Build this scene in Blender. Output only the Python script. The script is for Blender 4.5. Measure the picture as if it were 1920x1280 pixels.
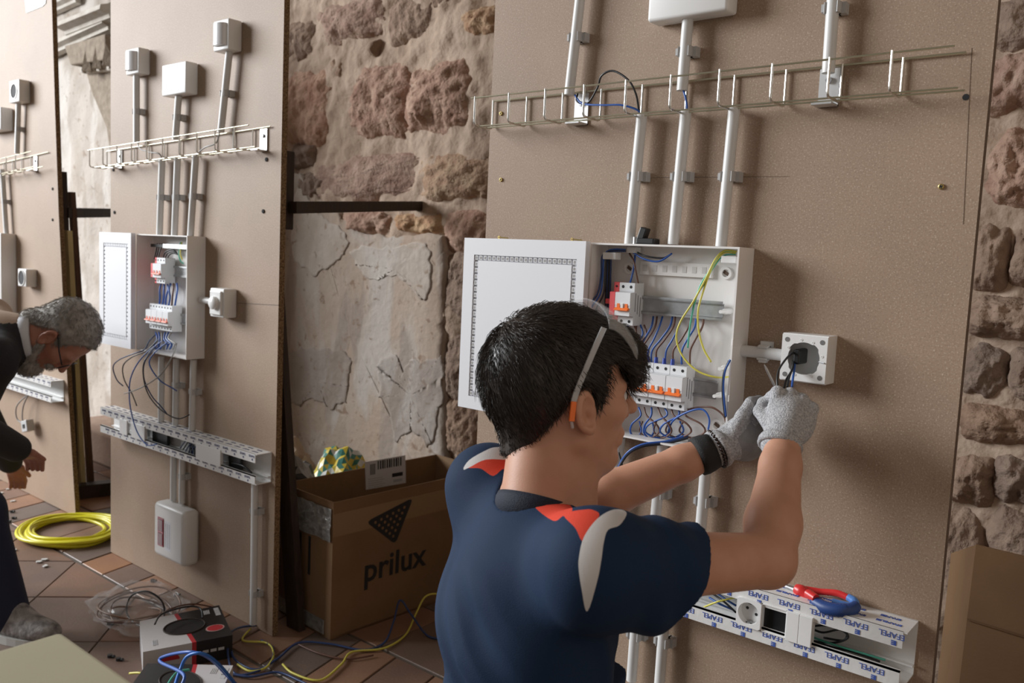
import bpy, bmesh, math, random
import numpy as np
from mathutils import Vector, Matrix, noise
random.seed(7)
for o in list(bpy.data.objects): bpy.data.objects.remove(o, do_unlink=True)
scene = bpy.context.scene
COL = scene.collection

# ------------------------------------------------------------------ camera
CAM = Vector((0.0, -1.48, 1.155)); FPX = 1605.97
FWD = Vector((-0.62631468, 0.77341867, -0.09774191))
RGT = Vector((0.77350764, 0.63214627, 0.04557446))
DWN = Vector((0.09703532, -0.04706016, -0.99416774))
cd = bpy.data.cameras.new('camera'); cam = bpy.data.objects.new('camera', cd); COL.objects.link(cam)
cd.sensor_width = 36.0; cd.lens = FPX / 1920 * 36; cd.clip_start = 0.02; cd.clip_end = 60
cam.matrix_world = Matrix(((RGT.x, -DWN.x, -FWD.x, CAM.x), (RGT.y, -DWN.y, -FWD.y, CAM.y), (RGT.z, -DWN.z, -FWD.z, CAM.z), (0, 0, 0, 1)))
cd.dof.use_dof = True; cd.dof.focus_distance = 1.55; cd.dof.aperture_fstop = 6.3
scene.camera = cam

# ------------------------------------------------------------------ light
w = bpy.data.worlds.new('world'); scene.world = w; w.use_nodes = True
bg = w.node_tree.nodes['Background']; bg.inputs[0].default_value = (1.0, 0.93, 0.86, 1); bg.inputs[1].default_value = 0.145
def area(name, loc, target, sx, sy, power, colr):
    l = bpy.data.lights.new(name, 'AREA'); l.shape = 'RECTANGLE'; l.size = sx; l.size_y = sy; l.energy = power; l.color = colr
    o = bpy.data.objects.new(name, l); COL.objects.link(o); o.location = loc
    o.rotation_euler = (Vector(target) - Vector(loc)).to_track_quat('-Z', 'Y').to_euler()
    return o
area('window_daylight', (-9.6, -4.2, 3.9), (-1.2, 0.0, 0.95), 4.6, 3.8, 1480, (0.95, 0.975, 1.0))
scene.view_settings.view_transform = 'Standard'; scene.view_settings.look = 'None'
scene.view_settings.gamma = 1.0; scene.view_settings.use_curve_mapping = False
scene.view_settings.exposure = 0.0

# ------------------------------------------------------------------ measuring helpers: a photo pixel met with a real plane
def _ray(px, py): return FWD + RGT * ((px - 960) / FPX) + DWN * ((py - 640) / FPX)
def P(px, py, Y=0.0):
    d = _ray(px, py); return CAM + d * ((Y - CAM.y) / d.y)
def PF(px, py, Z=0.0):
    d = _ray(px, py); return CAM + d * ((Z - CAM.z) / d.z)
def PD(px, py, dep): return CAM + _ray(px, py) * dep
def proj(p):
    v = Vector(p) - CAM; z = v.dot(FWD); return (960 + FPX * v.dot(RGT) / z, 640 + FPX * v.dot(DWN) / z)

# ------------------------------------------------------------------ materials
MATS = {}
def mat(name, col, rough=0.5, metal=0.0, var=0.0, vscale=30.0, bump=0.0, bscale=80.0, alpha=None, trans=0.0, spec=0.5, col2=None, objrand=0.0, coat=0.0, stretch=None, sheen=0.0):
    if name in MATS: return MATS[name]
    m = bpy.data.materials.new(name); m.use_nodes = True; nt = m.node_tree; N = nt.nodes; L = nt.links
    b = N['Principled BSDF']; b.inputs['Roughness'].default_value = rough; b.inputs['Metallic'].default_value = metal
    b.inputs['Specular IOR Level'].default_value = spec; b.inputs['Coat Weight'].default_value = coat
    b.inputs['Transmission Weight'].default_value = trans; b.inputs['Sheen Weight'].default_value = sheen
    if alpha is not None: b.inputs['Alpha'].default_value = alpha
    tc = N.new('ShaderNodeTexCoord'); vec = tc.outputs['Object']
    if stretch:
        mp = N.new('ShaderNodeMapping'); mp.inputs['Scale'].default_value = stretch; L.new(vec, mp.inputs['Vector']); vec = mp.outputs['Vector']
    if var or col2:
        n = N.new('ShaderNodeTexNoise'); n.inputs['Scale'].default_value = vscale; n.inputs['Detail'].default_value = 6; L.new(vec, n.inputs['Vector'])
        r = N.new('ShaderNodeValToRGB'); c2 = col2 or tuple(c * (1 - var) for c in col)
        r.color_ramp.elements[0].position = 0.32; r.color_ramp.elements[1].position = 0.68
        r.color_ramp.elements[0].color = (*c2, 1); r.color_ramp.elements[1].color = (*col, 1)
        L.new(n.outputs['Fac'], r.inputs['Fac']); out = r.outputs['Color']
    else:
        rg = N.new('ShaderNodeRGB'); rg.outputs[0].default_value = (*col, 1); out = rg.outputs[0]
    if objrand:
        oi = N.new('ShaderNodeObjectInfo'); hs = N.new('ShaderNodeHueSaturation'); mr = N.new('ShaderNodeMapRange')
        mr.inputs[3].default_value = 1 - objrand; mr.inputs[4].default_value = 1 + objrand
        L.new(oi.outputs['Random'], mr.inputs[0]); L.new(mr.outputs[0], hs.inputs['Value']); L.new(mr.outputs[0], hs.inputs['Saturation']); L.new(out, hs.inputs['Color']); out = hs.outputs['Color']
    L.new(out, b.inputs['Base Color'])
    if bump:
        nb = N.new('ShaderNodeTexNoise'); nb.inputs['Scale'].default_value = bscale; nb.inputs['Detail'].default_value = 8; L.new(vec, nb.inputs['Vector'])
        bp = N.new('ShaderNodeBump'); bp.inputs['Strength'].default_value = bump; bp.inputs['Distance'].default_value = 0.01
        L.new(nb.outputs['Fac'], bp.inputs['Height']); L.new(bp.outputs['Normal'], b.inputs['Normal'])
    MATS[name] = m; return m

def board_mat(name, base, fleck):
    m = mat(name, base, rough=0.6, var=0.14, vscale=5, bump=0.05, bscale=900, spec=0.38)
    nt = m.node_tree; N = nt.nodes; L = nt.links; b = N['Principled BSDF']
    src = b.inputs['Base Color'].links[0].from_socket
    tc = N.new('ShaderNodeTexCoord')
    n = N.new('ShaderNodeTexNoise'); n.inputs['Scale'].default_value = 380; n.inputs['Detail'].default_value = 3; L.new(tc.outputs['Object'], n.inputs['Vector'])
    r = N.new('ShaderNodeValToRGB'); r.color_ramp.elements[0].position = 0.56; r.color_ramp.elements[1].position = 0.74
    L.new(n.outputs['Fac'], r.inputs['Fac'])
    mx = N.new('ShaderNodeMix'); mx.data_type = 'RGBA'; mx.inputs['B'].default_value = (*fleck, 1)
    L.new(r.outputs['Color'], mx.inputs['Factor']); L.new(src, mx.inputs['A'])
    n2 = N.new('ShaderNodeTexNoise'); n2.inputs['Scale'].default_value = 300; L.new(tc.outputs['Object'], n2.inputs['Vector'])
    r2 = N.new('ShaderNodeValToRGB'); r2.color_ramp.elements[0].position = 0.25; r2.color_ramp.elements[1].position = 0.5
    r2.color_ramp.elements[0].color = (0.78, 0.76, 0.74, 1); r2.color_ramp.elements[1].color = (1, 1, 1, 1); L.new(n2.outputs['Fac'], r2.inputs['Fac'])
    mu = N.new('ShaderNodeMix'); mu.data_type = 'RGBA'; mu.blend_type = 'MULTIPLY'; mu.inputs['Factor'].default_value = 1.0
    L.new(mx.outputs['Result'], mu.inputs['A']); L.new(r2.outputs['Color'], mu.inputs['B']); L.new(mu.outputs['Result'], b.inputs['Base Color'])
    return m
M_BOARD = board_mat('chipboard_face', (0.36, 0.255, 0.18), (0.56, 0.45, 0.35))
M_CHIPEDGE = mat('chipboard_edge', (0.34, 0.22, 0.11), rough=0.9, col2=(0.10, 0.055, 0.025), vscale=190, bump=0.6, bscale=200)
M_MDFEDGE = mat('panel_edge_dark', (0.15, 0.10, 0.07), rough=0.9, var=0.3, vscale=150)
M_WHITE = mat('white_plastic', (0.78, 0.78, 0.77), rough=0.32)
M_DOORW = mat('cabinet_door_plastic', (0.76, 0.77, 0.80), rough=0.5)
M_CAB = mat('cabinet_plastic', (0.80, 0.78, 0.76), rough=0.4)
M_GREYC = mat('conduit_grey', (0.68, 0.68, 0.67), rough=0.4, var=0.05, vscale=8)
M_CLIP = mat('clip_grey', (0.46, 0.46, 0.46), rough=0.45)
M_ZINC = mat('zinc_wire', (0.75, 0.75, 0.72), rough=0.28, metal=1.0)
M_YZINC = mat('yellow_zinc', (0.66, 0.63, 0.48), rough=0.3, metal=1.0)
M_STEEL = mat('galvanised_steel', (0.55, 0.56, 0.57), rough=0.38, metal=1.0, var=0.2, vscale=60)
M_BRKT = mat('bracket_steel', (0.66, 0.66, 0.66), rough=0.45, metal=0.7)
M_BRASS = mat('brass_screw', (0.55, 0.42, 0.16), rough=0.35, metal=1.0)
M_BLACK = mat('black_plastic', (0.012, 0.012, 0.013), rough=0.4)
M_DARK = mat('dark_void', (0.02, 0.02, 0.022), rough=0.8)
M_ORANGE = mat('orange_lever', (0.90, 0.19, 0.03), rough=0.4)
M_RED = mat('red_device', (0.80, 0.10, 0.11), rough=0.4)
M_BRK = mat('breaker_grey', (0.66, 0.67, 0.69), rough=0.4)
M_BRKW = mat('breaker_light', (0.78, 0.80, 0.82), rough=0.4)
M_BLUE = mat('wire_blue', (0.03, 0.11, 0.42), rough=0.4)
M_DBLUE = mat('wire_navy', (0.03, 0.06, 0.17), rough=0.4)
M_BROWN = mat('wire_brown', (0.14, 0.065, 0.045), rough=0.45)
M_BLK = mat('wire_black', (0.02, 0.021, 0.024), rough=0.4)
M_GREYW = mat('wire_grey', (0.30, 0.29, 0.28), rough=0.4)
M_YEL = mat('wire_yellow', (0.66, 0.60, 0.10), rough=0.4)
M_TEAL = mat('wire_green', (0.10, 0.48, 0.36), rough=0.4)
M_PRINT = mat('blue_print', (0.05, 0.10, 0.38), rough=0.5)
M_PRINTD = mat('dark_blue_print', (0.07, 0.08, 0.2), rough=0.5)
M_WOODD = mat('dark_wood', (0.045, 0.026, 0.018), rough=0.6, var=0.5, vscale=14, bump=0.2, bscale=60, stretch=(6, 6, 1))
M_WOODB = mat('brown_wood', (0.13, 0.065, 0.035), rough=0.6, var=0.4, vscale=14, bump=0.2, bscale=60, stretch=(6, 6, 1))
M_WOODY = mat('pale_pine', (0.62, 0.52, 0.27), rough=0.6, var=0.15, vscale=12, stretch=(6, 6, 1))

# ------------------------------------------------------------------ mesh helpers (world coordinates in, object origin handled on build)
class B:
    def __init__(s): s.v = []; s.f = []
    def add(s, vs, fs):
        k = len(s.v); s.v += [tuple(v) for v in vs]; s.f += [tuple(i + k for i in f) for f in fs]; return s
    def bx(s, x0, x1, y0, y1, z0, z1):
        return s.add([(x0, y0, z0), (x1, y0, z0), (x1, y1, z0), (x0, y1, z0), (x0, y0, z1), (x1, y0, z1), (x1, y1, z1), (x0, y1, z1)],
                     [(0, 3, 2, 1), (4, 5, 6, 7), (0, 1, 5, 4), (1, 2, 6, 5), (2, 3, 7, 6), (3, 0, 4, 7)])
    def obx(s, c, ax, ay, az):   # oriented box: centre and half axes
        c, ax, ay, az = map(Vector, (c, ax, ay, az)); vs = []
        for k in (-1, 1):
            for i, j in ((-1, -1), (1, -1), (1, 1), (-1, 1)): vs.append(c + ax * i + ay * j + az * k)
        return s.add(vs, [(0, 3, 2, 1), (4, 5, 6, 7), (0, 1, 5, 4), (1, 2, 6, 5), (2, 3, 7, 6), (3, 0, 4, 7)])
    def beam(s, p, q, wv, hv):   # box from p to q with half-width vectors
        p, q = Vector(p), Vector(q); return s.obx((p + q) / 2, (q - p) / 2, wv, hv)
    def tube(s, pts, r, n=8, closed=False, caps=True):
        pts = [Vector(p) for p in pts]; m = len(pts)
        rs = r if isinstance(r, (list, tuple)) else [r] * m
        if closed: tang = [(pts[(i + 1) % m] - pts[i - 1]).normalized() for i in range(m)]
        else: tang = [(pts[min(i + 1, m - 1)] - pts[max(i - 1, 0)]).normalized() for i in range(m)]
        t = tang[0]; a = Vector((0, 0, 1)) if abs(t.z) < 0.9 else Vector((1, 0, 0)); u = t.cross(a).normalized(); k = len(s.v)
        for i in range(m):
            t = tang[i]; u = (u - t * u.dot(t)).normalized(); v = t.cross(u)
            for j in range(n):
                an = 2 * math.pi * j / n; s.v.append(tuple(pts[i] + (u * math.cos(an) + v * math.sin(an)) * rs[i]))
        for i in range(m if closed else m - 1):
            for j in range(n):
                a0 = k + i * n + j; a1 = k + i * n + (j + 1) % n; i2 = (i + 1) % m; b0 = k + i2 * n + j; b1 = k + i2 * n + (j + 1) % n
                s.f.append((a0, a1, b1, b0))
        if caps and not closed:
            s.f.append(tuple(k + j for j in reversed(range(n)))); s.f.append(tuple(k + (m - 1) * n + j for j in range(n)))
        return s
    def cyl(s, p, q, r, n=12): return s.tube([p, q], r, n)
    def prism(s, poly, d):       # polygon (list of 3D points) extruded by vector d
        d = Vector(d); a = [Vector(p) for p in poly]; n = len(a)
        return s.add(a + [p + d for p in a], [tuple(reversed(range(n))), tuple(range(n, 2 * n))] + [(i, (i + 1) % n, n + (i + 1) % n, n + i) for i in range(n)])
    def ring(s, c, u, v, r0, r1, d, n=24):   # flat washer extruded by d
        c, u, v, d = map(Vector, (c, u, v, d)); k = len(s.v)
        for i in range(n):
            a = 2 * math.pi * i / n; e = u * math.cos(a) + v * math.sin(a)
            for p in (c + e * r0, c + e * r1, c + e * r1 + d, c + e * r0 + d): s.v.append(tuple(p))
        for i in range(n):
            a = k + 4 * i; b = k + 4 * ((i + 1) % n)
            for j in range(4): s.f.append((a + j, b + j, b + (j + 1) % 4, a + (j + 1) % 4))
        return s
    def build(s, name, m, parent=None, bevel=0.0, seg=2, smooth=False, loc=None, fixn=True):
        if parent is not None:
            off = Vector((0, 0, 0)); p = parent
            while p: off += p.location; p = p.parent
        else: off = Vector(loc) if loc is not None else Vector((0, 0, 0))
        me = bpy.data.meshes.new(name); me.from_pydata([(v[0] - off.x, v[1] - off.y, v[2] - off.z) for v in s.v], [], s.f)
        if fixn or bevel:
            bm = bmesh.new(); bm.from_mesh(me)
            if fixn: bmesh.ops.recalc_face_normals(bm, faces=bm.faces)
            if bevel:
                ed = [e for e in bm.edges if len(e.link_faces) == 2 and e.calc_face_angle(0) > 0.6]
                bmesh.ops.bevel(bm, geom=ed, offset=bevel, segments=seg, affect='EDGES', profile=0.5, clamp_overlap=True)
            bm.to_mesh(me); bm.free()
        if smooth:
            me.shade_smooth()
            if smooth == 'auto':
                me.set_sharp_from_angle(angle=0.7)
        me.materials.append(m)
        o = bpy.data.objects.new(name, me); COL.objects.link(o)
        if parent is not None: o.parent = parent
        else: o.location = off
        return o
def tag(o, label=None, cat=None, group=None, kind=None):
    if label: o['label'] = label
    if cat: o['category'] = cat
    if group: o['group'] = group
    if kind: o['kind'] = kind
    return o
def thing(name, label, cat, loc=(0, 0, 0), group=None):
    o = bpy.data.objects.new(name, None); COL.objects.link(o); o.location = loc; o.empty_display_size = 0.05
    return tag(o, label, cat, group)
def share(name, me, parent, loc, rot=(0, 0, 0), scale=(1, 1, 1)):   # child that reuses a mesh; loc in parent space
    o = bpy.data.objects.new(name, me); COL.objects.link(o); o.parent = parent; o.location = loc; o.rotation_euler = rot; o.scale = scale; return o
def smooth_pts(ctrl, n=8, closed=False):
    c = [Vector(p) for p in ctrl]; m = len(c); out = []
    for i in range(m if closed else m - 1):
        if closed: p0, p1, p2, p3 = c[i - 1], c[i], c[(i + 1) % m], c[(i + 2) % m]
        else: p0, p1, p2, p3 = c[max(i - 1, 0)], c[i], c[i + 1], c[min(i + 2, m - 1)]
        for k in range(n):
            t = k / n; out.append(0.5 * ((2 * p1) + (-p0 + p2) * t + (2 * p0 - 5 * p1 + 4 * p2 - p3) * t * t + (-p0 + 3 * p1 - 3 * p2 + p3) * t ** 3))
    if not closed: out.append(c[-1])
    return out
def wire(label, ctrl, r, m, group=None, n=8, name='wire', sides=6):
    p0 = Vector(ctrl[0]); b = B().tube(smooth_pts(ctrl, n), r, sides)
    o = b.build(name, m, loc=p0, smooth=True, fixn=False); return tag(o, label, 'wire', group)
_tcache = {}
def text_mesh(txt, size, m, extrude=0.0003, bold=0.0):
    key = (txt, size, m.name)
    if key in _tcache: return _tcache[key]
    cu = bpy.data.curves.new('lettering', 'FONT'); cu.body = txt; cu.size = size; cu.extrude = extrude; cu.align_x = 'CENTER'; cu.align_y = 'CENTER'; cu.offset = bold; cu.resolution_u = 3
    o = bpy.data.objects.new('lettering', cu); COL.objects.link(o); bpy.context.view_layer.update()
    me = bpy.data.meshes.new_from_object(o.evaluated_get(bpy.context.evaluated_depsgraph_get()))
    bpy.data.objects.remove(o); me.materials.clear(); me.materials.append(m); _tcache[key] = me; return me
def lettering(name, txt, size, m, parent, c, ex, ey, bold=0.0):   # text centred at world c, reading along ex, up along ey
    me = text_mesh(txt, size, m, bold=bold); ex, ey = Vector(ex).normalized(), Vector(ey).normalized(); ez = ex.cross(ey)
    o = bpy.data.objects.new(name, me); COL.objects.link(o); o.parent = parent
    off = Vector((0, 0, 0)); p = parent
    while p: off += p.location; p = p.parent
    c = Vector(c) - off
    o.matrix_local = Matrix(((ex.x, ey.x, ez.x, c.x), (ex.y, ey.y, ez.y, c.y), (ex.z, ey.z, ez.z, c.z), (0, 0, 0, 1))); return o

# ================================================================== SETTING: floor
M_GROUT = mat('grout', (0.13, 0.105, 0.085), rough=0.9, var=0.4, vscale=20)
fl = B().bx(-8.5, 2.5, -4.0, 1.3, -0.06, -0.004).build('floor', M_GROUT); tag(fl, kind='structure')
M_TILE = mat('terracotta_tile', (0.225, 0.130, 0.088), rough=0.5, col2=(0.16, 0.10, 0.074), vscale=6, bump=0.08, bscale=120, objrand=0.16)
M_TILEO = mat('terracotta_orange', (0.31, 0.165, 0.095), rough=0.5, col2=(0.24, 0.13, 0.08), vscale=7, bump=0.08, bscale=120, objrand=0.12)
M_TILEG = mat('terracotta_grey', (0.18, 0.125, 0.098), rough=0.5, col2=(0.14, 0.10, 0.08), vscale=7, bump=0.08, bscale=120, objrand=0.1)
def clip_poly(poly, a, b, c):    # keep a*x+b*y<=c
    out = []
    for i in range(len(poly)):
        p, q = poly[i], poly[(i + 1) % len(poly)]; dp = a * p[0] + b * p[1] - c; dq = a * q[0] + b * q[1] - c
        if dp <= 0: out.append(p)
        if dp * dq < 0:
            t = dp / (dp - dq); out.append((p[0] + (q[0] - p[0]) * t, p[1] + (q[1] - p[1]) * t))
    return out
def tile(poly, m, top=0.0):
    if len(poly) < 3: return
    cx = sum(p[0] for p in poly) / len(poly); cy = sum(p[1] for p in poly) / len(poly)
    dz = random.uniform(-0.0012, 0.0008)
    B().prism([(p[0], p[1], -0.02) for p in poly], (0, 0, 0.02 + dz)).build('tile', m, fl, bevel=0.0018, seg=1)
g = 0.0028; SU, SV = 0.435, 0.455
for i in range(-5, 14):
    for j in range(-16, 6):
        # diagonal tiles: u = x+y, v = y-x
        u0 = -3.62 + SU * i + g; u1 = u0 + SU - 2 * g; v0 = 2.02 + SV * j + g; v1 = v0 + SV - 2 * g
        poly = [((u - v) / 2, (u + v) / 2) for u, v in ((u0, v0), (u1, v0), (u1, v1), (u0, v1))]
        if max(p[0] for p in poly) < -5.2 or min(p[0] for p in poly) > 0.6 or max(p[1] for p in poly) < -1.25: continue
        poly = clip_poly(poly, 0, 1, -0.133)
        if len(poly) < 3: continue
        ar = abs(sum(poly[k][0] * poly[(k + 1) % len(poly)][1] - poly[(k + 1) % len(poly)][0] * poly[k][1] for k in range(len(poly)))) / 2
        if ar < 0.002: continue
        tile(poly, M_TILEG if (i + j) % 3 == 0 else M_TILE)
k = 0; x = -5.2
while x < 0.6:
    for (ya, yb, off, wd) in ((-0.124, 0.17, 0.0, 0.155),):
        sk = -0.25
        poly = [(x + g, ya + g), (x + wd - g, ya + g), (x + wd - g + sk * (yb - ya), yb - g), (x + g + sk * (yb - ya), yb - g)]
        tile(poly, (M_TILEO, M_TILEG, M_TILEO, M_TILE)[k % 4])
    k += 1; x += 0.155
x = -6.0; k = 0
while x < 0.6:
    for r in range(3):
        y0 = 0.175 + r * 0.3
        tile([(x + g, y0 + g), (x + 0.3 - g, y0 + g), (x + 0.3 - g, y0 + 0.3 - g), (x + g, y0 + 0.3 - g)], (M_TILE, M_TILEO, M_TILEG)[(k + r) % 3])
    k += 1; x += 0.3

wr_ = B().bx(0.62, 0.72, -3.6, 1.2, 0, 3.3).build('shade_wall_right', mat('shade_wall_render', (0.45, 0.37, 0.30), rough=0.95, var=0.2, vscale=4)); tag(wr_, kind='structure')  # unseen wall, added to block ambient light and darken the right side
ce_ = B().bx(-8.4, 0.72, -1.2, 1.2, 3.3, 3.4).build('shade_ceiling', mat('shade_ceiling_render', (0.50, 0.43, 0.36), rough=0.95, var=0.15, vscale=3)); tag(ce_, kind='structure')  # unseen partial ceiling, added to cut ambient light from above

# ================================================================== SETTING: stone wall behind the boards
YW = 0.86
M_MORTAR = mat('lime_mortar', (0.54, 0.42, 0.325), rough=0.95, col2=(0.40, 0.295, 0.22), vscale=9, bump=0.55, bscale=55)
M_STONEP = mat('pink_sandstone', (0.50, 0.345, 0.26), rough=0.95, col2=(0.34, 0.20, 0.145), vscale=16, bump=0.9, bscale=70, objrand=0.12)
M_STONEY = mat('ochre_sandstone', (0.50, 0.36, 0.235), rough=0.95, col2=(0.33, 0.19, 0.12), vscale=18, bump=0.9, bscale=70, objrand=0.12)
M_STONED = mat('brown_stone', (0.36, 0.26, 0.195), rough=0.95, col2=(0.22, 0.15, 0.11), vscale=16, bump=0.9, bscale=70, objrand=0.15)
def stained(name, cols, sc):
    m = mat(name, cols[0], rough=0.92, col2=cols[1], vscale=sc, bump=0.45, bscale=38); nt = m.node_tree; N = nt.nodes; L = nt.links; b = N['Principled BSDF']; src = b.inputs['Base Color'].links[0].from_socket
    tc = N.new('ShaderNodeTexCoord')
    for i, (c, st, s2, lo_, hi_) in enumerate(((cols[2], (1, 1, .35), 5.0, .50, .60), (cols[3], (1.6, 1, .5), 3.2, .54, .60), (cols[4], (1, 1, 1), 26.0, .62, .70))):
        mp = N.new('ShaderNodeMapping'); mp.inputs['Scale'].default_value = st; mp.inputs['Location'].default_value = (i * 3.7, 0, i * 1.9); L.new(tc.outputs['Object'], mp.inputs['Vector'])
        n = N.new('ShaderNodeTexNoise'); n.inputs['Scale'].default_value = s2; n.inputs['Detail'].default_value = 7; n.inputs['Distortion'].default_value = .5; L.new(mp.outputs['Vector'], n.inputs['Vector'])
        r = N.new('ShaderNodeMapRange'); r.inputs[1].default_value = lo_; r.inputs[2].default_value = hi_; r.inputs[4].default_value = .8; L.new(n.outputs['Fac'], r.inputs[0])
        mx = N.new('ShaderNodeMix'); mx.data_type = 'RGBA'; mx.inputs['B'].default_value = (*c, 1); L.new(r.outputs[0], mx.inputs['Factor']); L.new(src, mx.inputs['A']); src = mx.outputs['Result']
    L.new(src, b.inputs['Base Color']); return m
M_PLASTER = stained('old_plaster', ((0.47, 0.385, 0.315), (0.41, 0.315, 0.245), (0.53, 0.495, 0.455), (0.33, 0.275, 0.235), (0.25, 0.165, 0.11)), 4.5)
M_PLASTERW = stained('white_plaster', ((0.50, 0.45, 0.40), (0.40, 0.345, 0.295), (0.56, 0.53, 0.49), (0.36, 0.31, 0.26), (0.28, 0.22, 0.17)), 6)
def fbm(x, y, z, o=4): return noise.fractal(Vector((x, y, z)), 0.9, 2.1, o)
def wall_grid(name, x0, x1, z0, z1, step, amp, sc, m, parent=None, y=YW, kind='structure'):
    nx = int((x1 - x0) / step) + 1; nz = int((z1 - z0) / step) + 1; vs = []; fs = []
    for j in range(nz + 1):
        for i in range(nx + 1):
            X = x0 + (x1 - x0) * i / nx; Z = z0 + (z1 - z0) * j / nz
            vs.append((X, y - amp * fbm(X * sc, 3.1, Z * sc) - amp * 0.55 * fbm(X * sc * 5, 9.1, Z * sc * 5, 4) - amp * .25 * abs(noise.noise(Vector((X * 30, 4, Z * 30)))), Z))
    for j in range(nz):
        for i in range(nx):
            a = j * (nx + 1) + i; fs.append((a, a + 1, a + nx + 2, a + nx + 1))
    k = len(vs); vs += [(x0, y + 0.3, z0), (x1, y + 0.3, z0), (x1, y + 0.3, z1), (x0, y + 0.3, z1)]
    fs.append((k, k + 3, k + 2, k + 1))
    b = B(); b.v = vs; b.f = fs
    o = b.build(name, m, parent, smooth=True, fixn=False)
    if not parent: tag(o, kind=kind)
    return o
wall = wall_grid('wall_back', -3.75, 0.62, -0.02, 3.3, 0.013, 0.028, 2.6, M_MORTAR)
wallp = wall_grid('wall_back_plastered', -8.4, -3.74, -0.02, 3.3, 0.04, 0.014, 2.0, M_PLASTERW, y=YW + 0.0)
def stone(px0, px1, py0, py1, m, depth=0.05, parent=None, name='stone', seed=None, lift=0.0):
    a = P(px0, (py0 + py1) / 2, YW); b_ = P(px1, (py0 + py1) / 2, YW); t = P((px0 + px1) / 2, py0, YW); u = P((px0 + px1) / 2, py1, YW)
    cx = (a.x + b_.x) / 2; cz = (t.z + u.z) / 2; hx = abs(b_.x - a.x) / 2; hz = abs(t.z - u.z) / 2
    sd = seed if seed is not None else random.uniform(0, 50); b = B(); n = 30
    for j in range(n + 1):
        for i in range(n + 1):
            s_, t_ = 2 * i / n - 1, 2 * j / n - 1
            # squarish outline with rough edge, domed profile
            rr = max(abs(s_), abs(t_)); q = (abs(s_) ** 4 + abs(t_) ** 4) ** 0.25 if rr else 0
            k_ = rr / q if q else 1
            ang = 1.13 + 0.22 * noise.noise(Vector((s_ * 1.3 + sd, t_ * 1.3, sd)))
            X = cx + s_ * k_ * hx * ang; Z = cz + t_ * k_ * hz * ang
            d = depth * 0.62 * (1.0 - 1.7 * rr ** 3.0) + .004
            d += 0.42 * depth * fbm(X * 9, sd, Z * 9) * (1 - .5 * rr) + 0.24 * depth * fbm(X * 38, sd, Z * 26, 5) + .004 * abs(noise.noise(Vector((X * 70, sd, Z * 70))))
            if rr > .999: d = -.05
            b.v.append((X, YW - d - lift, Z))
    for j in range(n):
        for i in range(n):
            q0 = j * (n + 1) + i; b.f.append((q0, q0 + 1, q0 + n + 2, q0 + n + 1))
    return b.build(name, m, parent or wall, smooth=True, fixn=False)
zc = lambda x0, x1, y0, y1: (520 + x0 / 1.488, 520 + x1 / 1.488, y0 / 1.488, y1 / 1.488)
for q, m, d in (((115, 290, 5, 118), M_STONEP, .05), ((312, 435, -10, 118), M_STONED, .04), ((505, 640, 20, 105), M_STONEY, .05), ((205, 372, 180, 380), M_STONEP, .07),
                ((362, 550, 175, 370), M_STONEP, .075), ((15, 152, 190, 400), M_STONEP, .055), ((100, 382, 430, 565), M_STONEP, .06), ((398, 620, 425, 562), M_STONEY, .06),
                ((185, 332, 585, 655), M_STONEP, .055), ((328, 472, 595, 655), M_STONEY, .05), ((466, 600, 590, 710), M_STONEP, .05), ((466, 590, 705, 900), M_STONED, .045), ((466, 570, 895, 1120), M_STONED, .05), ((468, 570, 1110, 1300), M_STONED, .045),
                ((20, 110, 60, 170), M_STONED, .04), ((262, 284, 110, 155), M_STONED, .045), ((150, 190, 160, 222), M_STONED, .04), ((40, 105, 400, 470), M_STONED, .045), ((-40, 60, 480, 660), M_STONED, .03), ((60, 130, 480, 560), M_STONED, .045), ((440, 500, -30, 25), M_STONED, .05), ((-80, 20, 20, 190), M_STONEP, .05)):
    stone(*zc(*q), m, d)
for q, m, d in (((1842, 1990, 95, 215), M_STONEP, .06), ((1850, 1990, -10, 100), M_STONED, .05), ((1845, 1990, 245, 395), M_STONEP, .08), ((1825, 1900, 420, 545), M_STONED, .055), ((1895, 1990, 415, 540), M_STONED, .065),
                ((1815, 1990, 555, 640), M_STONED, .11), ((1800, 1900, 650, 745), M_STONED, .06), ((1890, 1990, 650, 760), M_STONED, .075), ((1790, 1990, 765, 835), M_STONED, .06), ((1775, 1870, 850, 950), M_STONED, .055), ((1860, 1990, 850, 945), M_STONED, .07), ((1760, 1850, 960, 1120), M_STONED, .05), ((1840, 1990, 955, 1100), M_STONED, .06)):
    stone(*q, m, d)
# remaining plaster coat on the lower wall between the boards, with a ragged edge
def slab(name, pxpoly, y, th, m, parent, rough=0.006):
    pts = [P(520 + a / 1.488, c / 1.488, y) for a, c in pxpoly]; ctr = smooth_pts(pts, 10, True)
    xs = [p.x for p in ctr]; zs = [p.z for p in ctr]; b = B(); n = len(ctr)
    out = [Vector((p.x + 0.02 * fbm(p.x * 22, 1, p.z * 22), y, p.z + 0.02 * fbm(p.x * 22, 7, p.z * 22))) for p in ctr]
    c = Vector((sum(xs) / n, y, sum(zs) / n)); rings = 16; k0 = 0
    for r in range(rings + 1):
        t = 1 - r / rings
        for p in out:
            q = c + (p - c) * t; dd = th + rough * fbm(q.x * 9, 2.2, q.z * 9) + rough * 0.5 * fbm(q.x * 30, 2.2, q.z * 30)
            b.v.append((q.x, y - dd, q.z))
    for p in out: b.v.append((p.x, y + 0.03, p.z))
    for r in range(rings):
        for i in range(n): b.f.append((r * n + i, (r + 1) * n + i, (r + 1) * n + (i + 1) % n, r * n + (i + 1) % n))
    L_ = (rings + 1) * n
    for i in range(n): b.f.append((L_ + i, i, (i + 1) % n, L_ + (i + 1) % n))
    return b.build(name, m, parent, smooth=True, fixn=True)
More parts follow.
